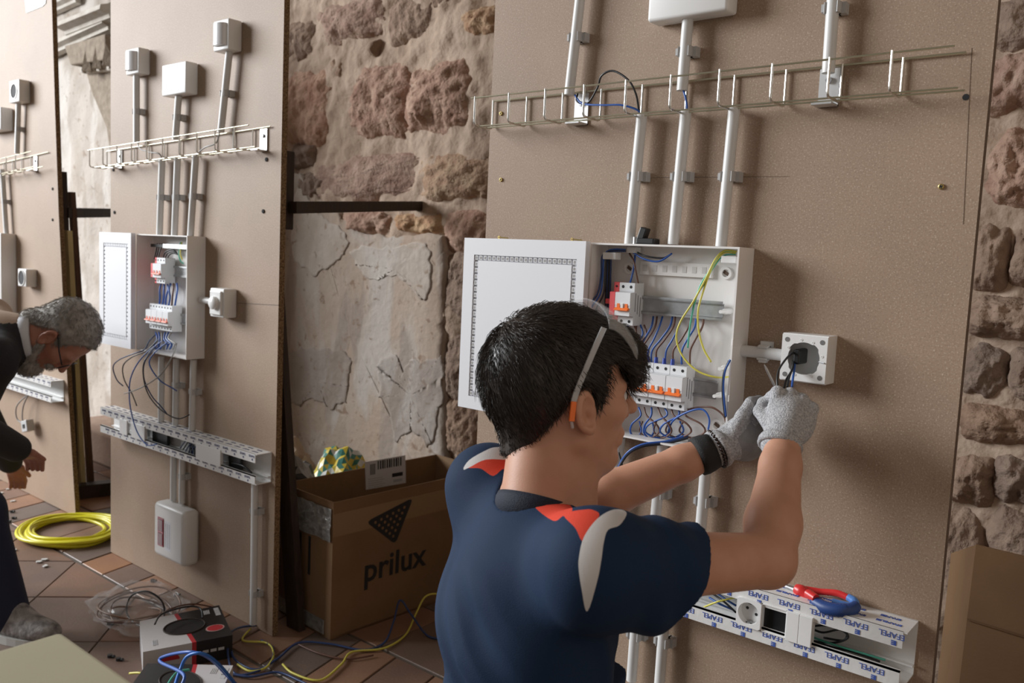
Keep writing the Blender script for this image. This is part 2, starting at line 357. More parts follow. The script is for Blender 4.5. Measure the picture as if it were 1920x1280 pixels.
pl = slab('plaster_coat', [(-80, 480), (40, 485), (75, 495), (100, 540), (180, 600), (235, 645), (330, 660), (466, 662), (468, 800), (470, 1000), (474, 1200), (474, 1420), (470, 1640), (100, 1700), (-60, 1700), (-90, 900)], YW - 0.016, 0.012, M_PLASTER, wall, 0.003)
M_GREYP = stained('grey_plaster_patch', ((0.385, 0.335, 0.295), (0.33, 0.275, 0.235), (0.42, 0.38, 0.345), (0.30, 0.245, 0.205), (0.27, 0.2, 0.15)), 7)
M_PALEP = stained('pale_plaster_patch', ((0.51, 0.455, 0.40), (0.46, 0.385, 0.32), (0.56, 0.525, 0.48), (0.40, 0.34, 0.29), (0.3, 0.22, 0.16)), 7)
slab('plaster_patch', [(285, 1010), (330, 1000), (340, 1060), (360, 1010), (440, 1000), (466, 1020), (455, 1120), (440, 1200), (420, 1250), (380, 1200), (330, 1230), (310, 1130), (285, 1100)], YW - 0.0300, 0.0012, M_GREYP, wall, 0.003)
slab('plaster_patch', [(25, 990), (90, 970), (195, 985), (200, 1050), (185, 1120), (150, 1135), (100, 1110), (60, 1130), (20, 1100)], YW - 0.0300, 0.0012, M_GREYP, wall, 0.003)
slab('plaster_patch', [(55, 520), (120, 600), (180, 640), (200, 680), (150, 740), (90, 760), (40, 700)], YW - 0.0300, 0.0012, M_PALEP, wall, 0.003)
slab('plaster_patch', [(210, 690), (330, 690), (410, 680), (430, 760), (415, 840), (380, 800), (330, 770), (260, 780), (220, 740)], YW - 0.0300, 0.0012, M_PALEP, wall, 0.003)

# far plastered wall: two string mouldings, carved capital and the pilaster below it
M_LIME = mat('limestone_trim', (0.60, 0.57, 0.52), rough=0.85, col2=(0.47, 0.42, 0.36), vscale=14, bump=0.4, bscale=50)
def mould(name, a, c, h, out, yy):
    b = B(); pa = P(*a, yy); pc = P(*c, yy)
    prof = [(0, 0), (out * .5, h * .08), (out * .55, h * .3), (out, h * .45), (out * .95, h * .75), (out * .6, h * .9), (out * .5, h), (0, h)]
    b.v = [(p.x, yy - o_, p.z + z_) for p in (pa, pc) for o_, z_ in prof]; n = len(prof)
    b.f = [(i, (i + 1) % n, n + (i + 1) % n, n + i) for i in range(n)] + [tuple(range(n)), tuple(range(n, 2 * n))]
    o = b.build(name, M_LIME, smooth='auto'); return tag(o, kind='structure')
ys = YW - 0.012
mould('trim_1', (80, 118), (215, 60), 0.075, 0.07, ys)
mould('trim_2', (70, 45), (152, 8), 0.07, 0.06, ys)
mould('trim_3', (140, 72), (225, 40), 0.085, 0.11, ys - 0.02)
cap = thing('carved_capital', 'carved stone capital with pointed leaves under the moulding on the plastered wall', 'capital', P(185, 135, ys))
pa, pb = P(150, 92, ys), P(228, 70, ys); pc, pd_ = P(228, 118, ys), P(162, 128, ys)
B().prism([pa, pb, pc, pd_], (0, -0.09, 0)).build('block', mat('carved_stone', (0.33, 0.27, 0.21), rough=0.9, col2=(0.22, 0.175, 0.13), vscale=30, bump=0.5, bscale=90), cap, bevel=0.008)
for i in range(4):
    c = P(160 + i * 19, 116 - i * 5.5, ys - 0.09); b = B()
    b.v = [(c.x - .045, c.y + .01, c.z - .055), (c.x, c.y - .022, c.z - .05), (c.x + .045, c.y + .01, c.z - .055), (c.x + .025, c.y + .01, c.z + .02), (c.x, c.y + .0, c.z + .065), (c.x - .025, c.y + .01, c.z + .02)]
    b.f = [(0, 1, 4, 5), (1, 2, 3, 4)]
    o = b.build('leaf', MATS['carved_stone'], cap, fixn=False)
    md = o.modifiers.new('s', 'SOLIDIFY'); md.thickness = 0.014
B().prism([P(166, 130, ys), P(228, 118, ys), P(228, 136, ys), P(170, 140, ys)], (0, -0.06, 0)).build('lower_band', MATS['limestone_trim'], cap, bevel=0.008)
pil = B().prism([P(168, 138, ys), P(230, 130, ys), P(230, 420, ys), P(206, 240, ys), P(180, 178, ys)], (0, -0.02, 0)).build('trim_4', MATS['carved_stone'], bevel=0.005); tag(pil, kind='structure')

# ================================================================== the training boards
def screw(parent, p, r=0.0045, m=None):
    b = B().cyl((p.x, p.y + 0.004, p.z), (p.x, p.y - 0.003, p.z), r, 12)
    o = b.build('screw', m or M_BRASS, parent, bevel=0.001)
    for a in (0.4, 0.4 + math.pi / 2):
        B().obx((p.x, p.y - 0.0031, p.z), (math.cos(a) * r * .7, 0, math.sin(a) * r * .7), (-math.sin(a) * r * .16, 0, math.cos(a) * r * .16), (0, 0.0003, 0)).build('slot', M_DARK, o)
TH = 0.019
def board(x0, x1, label, top=2.25, y=0.0, poly=None):
    edge = M_MDFEDGE if x1 > -1 else M_CHIPEDGE
    t = thing('chipboard_panel', label, 'board', ((x0 + x1) / 2, y, 0), 'chipboard training panels')
    pts = poly or [(x0, y, 0.001), (x1, y, 0.001), (x1, y, top), (x0, y, top)]
    b = B().prism([(p[0], y, p[2]) for p in pts], (0, TH, 0)); o = b.build('panel', M_BOARD, t)
    o.data.materials.append(edge)
    for f in o.data.polygons:
        if abs(f.normal.y) < 0.5: f.material_index = 1
    return t
X1L, X1R, X2L, X2R = -1.290, P(1833, 400).x, -3.066, P(525.5, 400).x
b1 = board(X1L, X1R, 'tall brown chipboard panel the person in the navy shirt works on, nearest board')
b2 = board(X2L, X2R, 'tall pale chipboard panel standing between the cardboard box and the yellow coil')
Y3 = 0.09
r3 = [P(97, 0, Y3), P(103, 200, Y3), P(110, 400, Y3), P(123, 660, Y3), P(142, 968, Y3)]
poly3 = [(-5.0, Y3, 0.001)] + [(p.x, Y3, max(p.z, 0.001)) for p in reversed(r3)] + [(r3[0].x - .02, Y3, 2.25), (-5.0, Y3, 2.25)]
b3 = board(-5.0, -3.55, 'farthest chipboard panel at the left edge behind the bending person', y=Y3, poly=poly3)
for q in ((940, 337), (940, 213), (1765, 350)): screw(b1, P(*q))
B().cyl(P(1811, 182) + Vector((0, .001, 0)), P(1811, 182) + Vector((0, -.0006, 0)), 0.005).build('drill_hole', M_DARK, b1)
M_PENCIL = mat('pencil_line', (0.17, 0.125, 0.095), rough=0.8)
for a, c in (((1215, 333), (1480, 331)), ((1822, 90), (1806, 420)), ((1300, 268), (1300, 268))):
    if a != c: p, q = P(*a), P(*c); B().beam(p + Vector((0, -.0002, 0)), q + Vector((0, -.0002, 0)), (0.0003, 0, 0.0003), (0, 0.0003, 0)).build('pencil_line', M_PENCIL, b1)
p, q = P(445, 568), P(522, 572); B().beam(p, q, (0, 0, .001), (0, .0004, 0)).build('pencil_line', M_PENCIL, b2)
for q in ((213, 318), (500, 299), (215, 398), (494, 396)): screw(b2, P(*q), 0.006, M_DARK)
for q in ((99, 354), (99, 412)): screw(b3, P(*q, Y3), 0.006, M_DARK)
# corner of a plastic sleeve on the far board
B().prism([P(44, -30, Y3 - .001), P(88, -40, Y3 - .001), P(86, 6, Y3 - .001), P(80, 12, Y3 - .001), P(50, 24, Y3 - .001)], (0, -0.0015, 0)).build('paper_notice', mat('paper_white', (0.72, 0.74, 0.80), rough=0.35), loc=P(66, 0, Y3))
tag(bpy.data.objects['paper_notice'], 'white paper notice at the top of the farthest chipboard panel', 'notice')
B().beam(P(52, 8, Y3 - .0032), P(76, 1, Y3 - .0032), (0, 0, .004), (0, .0004, 0)).build('print_line', M_RED, bpy.data.objects['paper_notice'])

# ================================================================== FIXTURES ON THE BOARDS
R_C = 0.0105; YC = -0.021
def clip_mesh(b, c, s=1.0, horiz=False, y0=0.0):
    # C-shaped saddle: foot against the board and two arms hugging the tube
    r = R_C; h = 0.009
    def T(x, y, z): return (c.x + (z if horiz else x), y, c.z + (x if horiz else z))
    n = 14; prof = []
    for k in range(n + 1):
        a = math.radians(-50 + (280) * k / n) + math.pi * 1.5 - math.radians(90)
        a = math.radians(-40 + 260 * k / n); prof.append((math.cos(a), math.sin(a)))
    yc = c.y
    outer = [(r + 0.0042, 1), (r + 0.0004, 0)]
    for k in range(n):
        for (u0, v0), (u1, v1) in ((prof[k], prof[k + 1]),):
            vs = []
            for hh in (-h, h):
                for (u, v) in ((u0, v0), (u1, v1)):
                    for rr in (r + 0.0004, r + 0.0036): vs.append(T(u * rr, yc + v * rr, hh))
            b.add(vs, [(0, 1, 3, 2), (4, 6, 7, 5), (1, 5, 7, 3), (0, 2, 6, 4), (0, 4, 5, 1), (2, 3, 7, 6)])
    vs = []
    for (x0, x1, ya, yb) in ((-0.009, 0.009, yc + r, y0), (0.006, 0.020, yc + 0.004, y0)):
        vs = [T(x, y, z) for z in (-h, h) for x, y in ((x0, ya), (x1, ya), (x1, yb), (x0, yb))]
        b.add(vs, [(0, 3, 2, 1), (4, 5, 6, 7), (0, 1, 5, 4), (1, 2, 6, 5), (2, 3, 7, 6), (3, 0, 4, 7)])
    # lug on the other side
    vs = [T(x, y, z) for z in (-h * .7, h * .7) for x, y in ((-r - 0.0065, yc - 0.006), (-r - 0.002, yc - 0.006), (-r - 0.002, yc + 0.006), (-r - 0.0065, yc + 0.006))]
    b.add(vs, [(0, 3, 2, 1), (4, 5, 6, 7), (0, 1, 5, 4), (1, 2, 6, 5), (2, 3, 7, 6), (3, 0, 4, 7)])
def conduit(label, q0, q1, clips=(), group=None, y0=0.0, m=None, top=None):
    yc = y0 + YC; p0, p1 = P(*q0, yc), P(*q1, yc)
    if top: p0 = Vector((p0.x, p0.y, top))
    t = thing('conduit', label, 'conduit', p1, group)
    b = B(); L_ = 8
    b.tube([p0.lerp(p1, k / L_) for k in range(L_ + 1)], R_C, 18, caps=True)
    b.build('tube', m or M_GREYC, t, smooth='auto')
    for py in clips:
        tt = (py - q0[1]) / (q1[1] - q0[1]); c = P(q0[0] + (q1[0] - q0[0]) * tt, py, yc)
        bb = B(); clip_mesh(bb, c, y0=y0); bb.build('clip', M_CLIP, t, fixn=True)
    return t
G1, G2 = 'conduits on the nearest board', 'conduits on the middle board'
conduit('grey conduit above the left end of the nearest cable tray', (1092, -40), (1067, 178), (70,), G1)
conduit('grey conduit running down from the white junction box at the top of the nearest board', (1291, 22), (1279, 170), (97,), G1)
conduit('grey conduit above the right end of the nearest cable tray', (1565, -40), (1553, 137), (15,), G1)
conduit('left of three grey conduits from the tray down to the open near cabinet', (1204, 213), (1180, 458), (331,), G1)
conduit('middle of three grey conduits from the tray down to the open near cabinet', (1286, 209), (1262, 458), (331,), G1)
conduit('right of three grey conduits from the tray down to the open near cabinet', (1377, 203), (1352, 462), (331,), G1)
conduit('grey conduit under the left of the near cabinet, beside the kneeling person\'s chin', (1163, 820), (1132, 1105), (), G1)
conduit('grey conduit under the middle of the near cabinet, behind the forearm', (1243, 830), (1222, 1040), (925,), G1)
conduit('grey conduit under the right of the near cabinet, below the black wristband', (1327, 830), (1307, 1075), (940,), G1)
conduit('left of the two grey conduits below the sleeve leading to the lower white box', (1196, 1110), (1184, 1275), (1190,), G1)
conduit('right of the two grey conduits below the sleeve leading to the lower white box', (1248, 1125), (1236, 1290), (1203,), G1)
conduit('grey conduit below the far left white box on the middle board', (256, 138), (256, 268), (209,), G2)
conduit('grey conduit below the square junction box on the middle board', (335, 180), (329, 262), (220,), G2)
conduit('grey conduit below the highest white box on the middle board', (430, 96), (414, 248), (175,), G2)
conduit('left of three grey conduits entering the middle cabinet from above', (304, 297), (299, 442), (370,), G2)
conduit('middle of three grey conduits entering the middle cabinet from above', (333, 295), (327, 442), (370,), G2)
conduit('right of three grey conduits entering the middle cabinet from above', (367, 292), (357, 444), (368,), G2)
conduit('left conduit from the middle cabinet down to its trunking', (303, 668), (302, 792), (), G2)
conduit('central conduit from the middle cabinet down to its trunking', (331, 672), (329, 796), (722,), G2)
conduit('right conduit from the middle cabinet down to its trunking', (363, 674), (360, 806), (734,), G2)
conduit('left conduit entering the white box with the red window', (326, 850), (325, 938), (), G2)
conduit('right conduit entering the white box with the red window', (342, 856), (341, 943), (893,), G2)
conduit('long grey conduit running to the floor at the right edge of the middle board', (478, 905), (475, 1170), (958, 1112), G2)
conduit('grey conduit below the round hole box on the farthest board', (35, 186), (32, 288), (242,), 'conduits on the farthest board', Y3)
conduit('grey conduit entering the cabinet on the farthest board', (4, 318), (12, 440), (378,), 'conduits on the farthest board', Y3)

# horizontal conduit stub between the near cabinet and the open mounting box
p0, p1 = P(1390, 655, YC), P(1474, 668, YC); zc_ = (p0.z + p1.z) / 2
t = thing('conduit', 'short horizontal grey conduit between the near cabinet and the open mounting box', 'conduit', (p0.x, YC, zc_))
B().tube([(p0.x + (p1.x - p0.x) * k / 4, YC, zc_) for k in range(5)], R_C, 18).build('tube', M_GREYC, t, smooth='auto')
bb = B(); clip_mesh(bb, Vector(((P(1432, 660, YC)).x, YC, zc_)), horiz=True); bb.build('clip', M_GREYC, t)

# ---- wire cable trays
def tray(label, xl, n, pitch, zt, slope, xr_f, xr_b, y0, plates, x_l=None):
    yf, yb = y0 - 0.066, y0 - 0.005; hh = 0.058; t = thing('cable_tray', label, 'cable tray', ((xl + xr_b) / 2, y0, zt - hh))
    z = lambda X: zt + slope * (X - xl)
    def rail(a, b_, y, dz, m, r=0.0017): B().cyl((a, y, z(a) + dz), (b_, y, z(b_) + dz), r, 8).build('rail', m, t, smooth='auto')
    rail(xl - .012, xr_f, yf, 0, M_YZINC); rail(xl - .002, xr_b, yb, 0.003, M_YZINC, 0.002)
    rail(xl - .002, xr_f + .006, yf + .017, -hh, M_YZINC); rail(xl - .002, xr_f + .01, yb - .02, -hh, M_YZINC)
    for k in range(n):
        X = xl + pitch * k; zz = z(X); rr = 0.008
        pts = [(X, yf, zz + .003), (X, yf, zz - hh + rr)] + [(X, yf + rr - rr * math.cos(a), zz - hh + rr - rr * math.sin(a)) for a in (0.5, 1.1)] + [(X, yf + rr, zz - hh), (X, yb - rr, zz - hh)] + [(X, yb - rr + rr * math.sin(a), zz - hh + rr - rr * math.cos(a)) for a in (0.5, 1.1)] + [(X, yb, zz - hh + rr), (X, yb, zz + .005)]
        B().tube(pts, 0.0023, 8).build('rung', M_ZINC, t, smooth='auto')
    for X in plates:
        zz = z(X); b = B().bx(X - .017, X + .017, y0 - .004, y0 - .001, zz - hh - .006, zz + .0); b.bx(X - .017, X + .017, y0 - .035, y0 - .001, zz - hh - .006, zz - hh - .003)
        o = b.build('bracket', M_BRKT, t); B().cyl((X, y0 - .003, zz - .02), (X, y0 - .009, zz - .02), .0055, 6).build('bolt', M_STEEL, o)
    return t
tray('near wire cable tray above the open cabinet, with black and blue wire over it', -1.279, 10, 0.0958, 1.4955, 0.0, P(1790, 88, -.066).x, P(1811, 107, -.005).x, 0.0, (P(1092, 200).x, P(1556, 160).x))
xl2 = P(168, 285, -.066).x
tray('wire cable tray across the middle board', xl2, 10, 0.0985, 1.460, 0.030, P(466, 241, -.066).x, -2.112, 0.0, (P(226, 290).x, P(496, 262).x))
xl3 = P(-95, 305, Y3 - .066).x
tray('wire cable tray on the farthest board at the left edge', xl3, 9, 0.096, 1.44, 0.06, P(59, 283, Y3 - .066).x, P(93, 284, Y3).x, Y3, (P(68, 297, Y3).x,))

# wire over the near tray
wire('black wire arching over the near cable tray', [P(1083, 176, -.02), P(1082, 190, -.03), P(1102, 193, -.03), P(1120, 165, -.04), P(1128, 142, -.05), P(1150, 133, -.05), P(1178, 150, -.05), P(1192, 175, -.045), P(1197, 200, -.03), P(1199, 216, -.022)], .0021, M_BLK)
wire('blue wire lying along the near cable tray', [P(1078, 178, -.02), P(1092, 194, -.035), P(1130, 197, -.04), P(1165, 197, -.04), P(1195, 206, -.03), P(1199, 216, -.022)], .0021, M_BLUE)
wire('short blue wire between the middle conduits at the near tray', [P(1281, 168, -.02), P(1285, 182, -.025), P(1288, 198, -.024), P(1287, 212, -.021)], .0021, M_BLUE)
wire('grey wire loop in the tray of the middle board, left', [P(257, 262, -.02), P(262, 278, -.03), P(280, 285, -.04), P(298, 288, -.035), P(304, 298, -.022)], .0022, M_GREYW)
wire('grey wire loop in the tray of the middle board, right', [P(412, 246, -.02), P(405, 268, -.035), P(385, 276, -.04), P(370, 288, -.03), P(367, 296, -.022)], .0022, M_GREYW)

# ---- plain white boxes
def wbox(label, x0, x1, z0, z1, d, y0=0.0, bev=0.004, cat='box', name='junction_box', m=None):
    t = thing(name, label, cat, ((x0 + x1) / 2, y0, z0))
    B().bx(x0 + bev * .8, x1 - bev * .8, y0 - d * .10, y0, z0 + bev * .8, z1 - bev * .8).build('base', m or M_WHITE, t, bevel=.0005)
    B().bx(x0, x1, y0 - d, y0 - d * .03, z0, z1).build('cover', m or M_WHITE, t, bevel=bev, seg=3, smooth='auto')
    return t
xa = P(1214, 20, -.044).x; xb = P(1364, 10, -.044).x; zb = P(1300, 28, -.044).z
wbox('large white junction box cut by the top of the picture on the nearest board', xa, xb, zb, zb + 0.12, .044, bev=.006)
xb = -2.499; xa = P(299, 130, -.05).x
wbox('square white junction box between two smaller boxes on the middle board', xa, xb, 1.612, 1.708, .042, bev=.004)
M_CLEAR = mat('clear_cover', (0.80, 0.81, 0.83), rough=0.15, coat=0.3)
def sensor(label, x0, x1, z0, z1, d):
    t = wbox(label, x0, x1, z0, z1, d, name='twilight_switch', cat='switch'); b = B(); n = 12; zc = (z0 + z1) / 2; h = (z1 - z0) * .36; xc = (x0 + x1) / 2; wv = (x1 - x0) * .36; k = len(b.v)
    for i in range(n + 1):
        a = math.pi * i / n
        for zz in (zc - h, zc + h): b.v.append((xc - wv * math.cos(a), -d - .018 * math.sin(a), zz))
    b.f = [(2 * i, 2 * i + 2, 2 * i + 3, 2 * i + 1) for i in range(n)] + [tuple(range(0, 2 * n + 2, 2)), tuple(reversed(range(1, 2 * n + 2, 2)))]
    b.build('curved_cover', M_CLEAR, t, smooth='auto'); return t
sensor('white box with a curved clear cover, left of the square box on the middle board', P(236, 110, -.04).x, -2.792, 1.70, 1.783, .04)
sensor('highest white box with a curved clear cover on the middle board', P(400, 70, -.045).x, -2.264, 1.716, 1.803, .045)
# dimmer on the middle board
t = wbox('white dimmer switch with a round knob beside the middle cabinet', P(391, 565, -.05).x, -2.271, 0.935, 1.022, .045, name='dimmer_switch', cat='switch')
xa, xb = P(391, 565, -.05).x, -2.271; xc, zc_ = (xa + xb) / 2, .9785
B().bx(xa + .008, xb - .008, -.052, -.044, zc_ - .036, zc_ + .036).build('plate', M_WHITE, t, bevel=.003)
B().tube([(xc, -.050, zc_), (xc, -.062, zc_), (xc, -.066, zc_)], [.02, .019, .014], 24).build('knob', M_WHITE, t, smooth='auto')
B().cyl((P(378, 566, YC).x, YC, zc_), (xa + .01, YC, zc_), .0105, 16).build('conduit_stub', M_GREYC, t, smooth='auto')
# boxes on the farthest board
def socket_box3(label, q0, q1, x_d=0.045):
    a = P(*q0, Y3 - x_d); c = P(*q1, Y3 - x_d); t = wbox(label, a.x, c.x, c.z, a.z, x_d, Y3, name='mounting_box', cat='box')
    B().cyl(((a.x + c.x) / 2, Y3 - x_d - .0006, (a.z + c.z) / 2), ((a.x + c.x) / 2, Y3 - x_d + .002, (a.z + c.z) / 2), .03, 20).build('opening', M_DARK, t)
    B().ring(((a.x + c.x) / 2, Y3 - x_d, (a.z + c.z) / 2), (1, 0, 0), (0, 0, 1), .03, .034, (0, -.003, 0)).build('rim', M_WHITE, t)
    return t
socket_box3('square mounting box with a round hole at the top of the farthest board', (17, 152), (36, 190))
socket_box3('square mounting box beside the cabinet of the farthest board', (33, 503), (49, 538))
wbox('white box at the very left edge of the farthest board, above its tray', P(-30, 220, Y3 - .05).x, P(1, 220, Y3 - .05).x, P(0, 243, Y3 - .05).z, P(0, 200, Y3 - .05).z, .05, Y3)
wbox('closed cabinet at the left edge on the farthest board', P(-110, 500, Y3 - .063).x, P(2, 500, Y3 - .063).x, P(2, 600, Y3 - .063).z, P(2, 437, Y3 - .063).z, .063, Y3, name='fuse_cabinet', cat='cabinet', m=M_CAB)

# ---- lower white box with the red window (middle board) and its twin on the nearest board
def low_box(label, x0, x1, red=True):
    z0, z1, d = .118, .300, .062
    t = wbox(label, x0, x1, z0, z1, d, bev=.016, name='meter_box', cat='box')
    if red:
        xa, xb, za, zb_ = x0 + .032, x0 + .068, .158, .254; y = -d
        B().bx(xa, xb, y - .0025, y + .002, za, zb_).build('red_window', mat('red_window', (0.36, 0.008, 0.035), rough=0.15), t, bevel=.0015)
        for z_ in ((za + .005, (za + zb_) / 2 - .003), ((za + zb_) / 2 + .003, zb_ - .005)):
            B().bx(xa + .005, xb - .003, y - .0035, y - .001, *z_).build('window_lobe', mat('red_window_dark', (0.16, 0.003, 0.015), rough=0.12), t, bevel=.002)
        for k in range(3):
            B().bx(xb + .012 + k * .011, xb + .0155 + k * .011, y - .0006, y + .001, za + .004 - k * .001, zb_ - .012).build('label_line', mat('grey_print', (0.42, 0.43, 0.45), rough=0.5), t)
        o = tag(B().bx(xb + .006, xb + .044, y - .0004, y + .001, za - .006, zb_ - .004).build('sticker', mat('sticker', (0.74, 0.76, 0.82), rough=0.3), t))
    return t
low_box('white box with a dark red window low on the middle board', P(287, 980, -.062).x, -2.458)
low_box('white box below the kneeling person\'s sleeve at the bottom edge of the picture', X1L + .446, X1L + .612, False)

# ---- the open fuse cabinets
def cabinet(label, x0, x1, z0, z1, d, xd0, near):
    t = thing('fuse_cabinet', label, 'cabinet', ((x0 + x1) / 2, 0, z0)); w = .0035
    b = B().bx(x0, x1, -.005, -.0005, z0, z1)
    b.bx(x0, x0 + w, -d, -.005, z0, z1); b.bx(x1 - w, x1, -d, -.005, z0, z1); b.bx(x0 + w, x1 - w, -d, -.005, z0, z0 + w); b.bx(x0 + w, x1 - w, -d, -.005, z1 - w, z1)
    b.build('body', M_CAB, t)
    # door, folded back flat to the left
    xr = x0 + .002; dz0, dz1 = z0 + .002, z1 + .002; y1, y0_ = -d - .004, -d - .020
    dr = B(); ix0, ix1, iz0, iz1 = xd0 + .030, xr - .020, dz0 + .028, dz1 - .036; g_ = .012
    dr.bx(xd0, xr, y0_ + .006, y1, dz0, dz1)
    for (a, b2_, c, e) in ((xd0, ix0, dz0, dz1), (ix1, xr, dz0, dz1), (ix0, ix1, dz0, iz0), (ix0, ix1, iz1, dz1)): dr.bx(a, b2_, y0_, y0_ + .0062, c, e)
    dr.bx(ix0 + g_, ix1 - g_, y0_ + .0004, y0_ + .0062, iz0 + g_, iz1 - g_)
    do = dr.build('door', M_DOORW, t)
    tm = None; nx = int((ix1 - ix0) / .0125); nz = int((iz1 - iz0) / .0135)
    spots = [(ix0 + g_ * .5 + (ix1 - ix0 - g_) * i / nx, z_, 0) for i in range(nx + 1) for z_ in (iz0 + g_ * .5, iz1 - g_ * .5)] + [(x_, iz0 + g_ * .5 + (iz1 - iz0 - g_) * j / nz, 1) for j in range(1, nz) for x_ in (ix0 + g_ * .5, ix1 - g_ * .5)]
    off = t.location
    bt = B().bx(-.0040, .0040, -.0045, .0, -.0045, .0045); bt2 = B().bx(-.0024, .0024, -.0048, -.0040, -.0030, .0030)
    for (x_, z_, v) in spots:
        if tm is None:
            o1 = bt.build('rib', M_DOORW); o2 = bt2.build('slot', mat('slot_grey', (0.34, 0.33, 0.32), rough=0.7)); m1, m2 = o1.data, o2.data
            bpy.data.objects.remove(o1); bpy.data.objects.remove(o2); tm = True
        r_ = share('rib', m1, do, Vector((x_, y0_ + .006, z_)) - off)
        if near: share('slot', m2, r_, (0, 0, 0))
    for fx in (.33, .92) if near else ():
        X = xd0 + (xr - xd0) * fx - .005; zz = dz1 + .003
        bb = B().tube([(X - .006, -d - .014, zz), (X + .014, -d - .010, zz - .001)], .0012, 8); bb.ring((X - .008, -d - .014, zz), (1, 0, 0), (0, 0, 1), .0016, .0034, (0, .002, 0), 12)
        bb.build('hinge_pin', M_BRASS, do, smooth='auto')
    return t
YF = -0.063
cx0, cx1 = P(1108, 457, YF).x, P(1387, 463, YF).x; cz0, cz1 = P(1290, 843, YF).z, P(1387, 463, YF).z
cab1 = cabinet('open white fuse cabinet on the nearest board behind the kneeling person\'s head', cx0, cx1, cz0, cz1, -YF, P(871, 448, YF - .02).x, True)
dx0, dx1 = P(256, 440, YF).x, P(351, 442, YF).x; dz0_, dz1_ = .792, 1.175
cab2 = cabinet('open white fuse cabinet with its door folded back on the middle board', dx0, dx1, dz0_, dz1_, -YF, P(186, 437, YF - .02).x, False)

# interior fittings of the near cabinet
def rail(parent, x0, x1, z, y=-.018):
    b = B().bx(x0, x1, y + .004, y + .006, z - .0125, z + .0125)
    for s in (-1, 1):
        za, zb_ = sorted((z + s * .0125, z + s * .0175)); b.bx(x0, x1, y - .001, y + .0005, za, zb_)
        za, zb_ = sorted((z + s * .0115, z + s * .0130)); b.bx(x0, x1, y - .001, y + .006, za, zb_)
    return b.build('din_rail', M_STEEL, parent)
zr1 = P(1290, 578, -.018).z; zr2 = P(1322, 728, -.018).z
rail(cab1, cx0 + .012, P(1354, 578, -.02).x, zr1); rail(cab1, cx0 + .012, P(1343, 728, -.02).x, zr2)
def inner(px0, px1, py0, py1, y0, y1, name, m, bev=0.0008, parent=cab1):
    a, c = P(px0, (py0 + py1) / 2, y0), P(px1, (py0 + py1) / 2, y0); t_, u = P((px0 + px1) / 2, py0, y0), P((px0 + px1) / 2, py1, y0)
    return B().bx(a.x, c.x, y0, y1, u.z, t_.z).build(name, m, parent, bevel=bev)
rib_o = inner(1200, 1335, 492, 518, -.012, -.004, 'moulded_strip', M_CAB)
for k in range(7): inner(1205 + k * 18.5, 1213 + k * 18.5, 496 + k * .8, 508 + k * .8, -.0126, -.011, 'knockout', mat('knockout_grey', (0.60, 0.58, 0.56), rough=0.5), 0, rib_o)
for q in ((1362, 512), (1345, 797), (1181, 503)):
    c = P(*q, -.005); o = B().ring(c, (1, 0, 0), (0, 0, 1), .007, .0115, (0, -.004, 0), 20).build('screw_boss', M_CAB, cab1)
    B().obx((c.x, c.y - .0005, c.z), (.005, 0, -.003), (.0016, 0, .0026), (0, .0006, 0)).build('boss_slot', mat('brown_dark', (0.10, 0.06, 0.04), rough=0.7), o)
for q in ((1358, 584), (1346, 741), (1356, 690)):
    c = P(*q, -.03); B().tube([(c.x, -.004, c.z), (c.x, -.03, c.z), (c.x, -.032, c.z), (c.x, -.046, c.z)], [.0058, .0052, .0035, .0032], 14).build('plastic_post', M_WHITE, cab1, smooth='auto')
inner(1130, 1154, 473, 486, -.05, -.03, 'cable_holder', M_WHITE); inner(1352, 1380, 480, 493, -.045, -.025, 'cable_holder', M_WHITE)
inner(1175, 1192, 463, 474, -.03, -.01, 'conduit_end', M_GREYC)
B().bx(cx0 + .15, cx1 - .02, -.0066, -.0045, cz0 + .012, cz0 + .035).build('moulded_panel', M_CAB, cab1, bevel=.001)
# hinge line on the right wall
for z_ in (cz0 + .1, cz0 + .2): B().bx(cx1 - .001, cx1 + .0015, YF - .0025, YF + .02, z_, z_ + .012).build('latch', M_CAB, cab1, bevel=.0006)

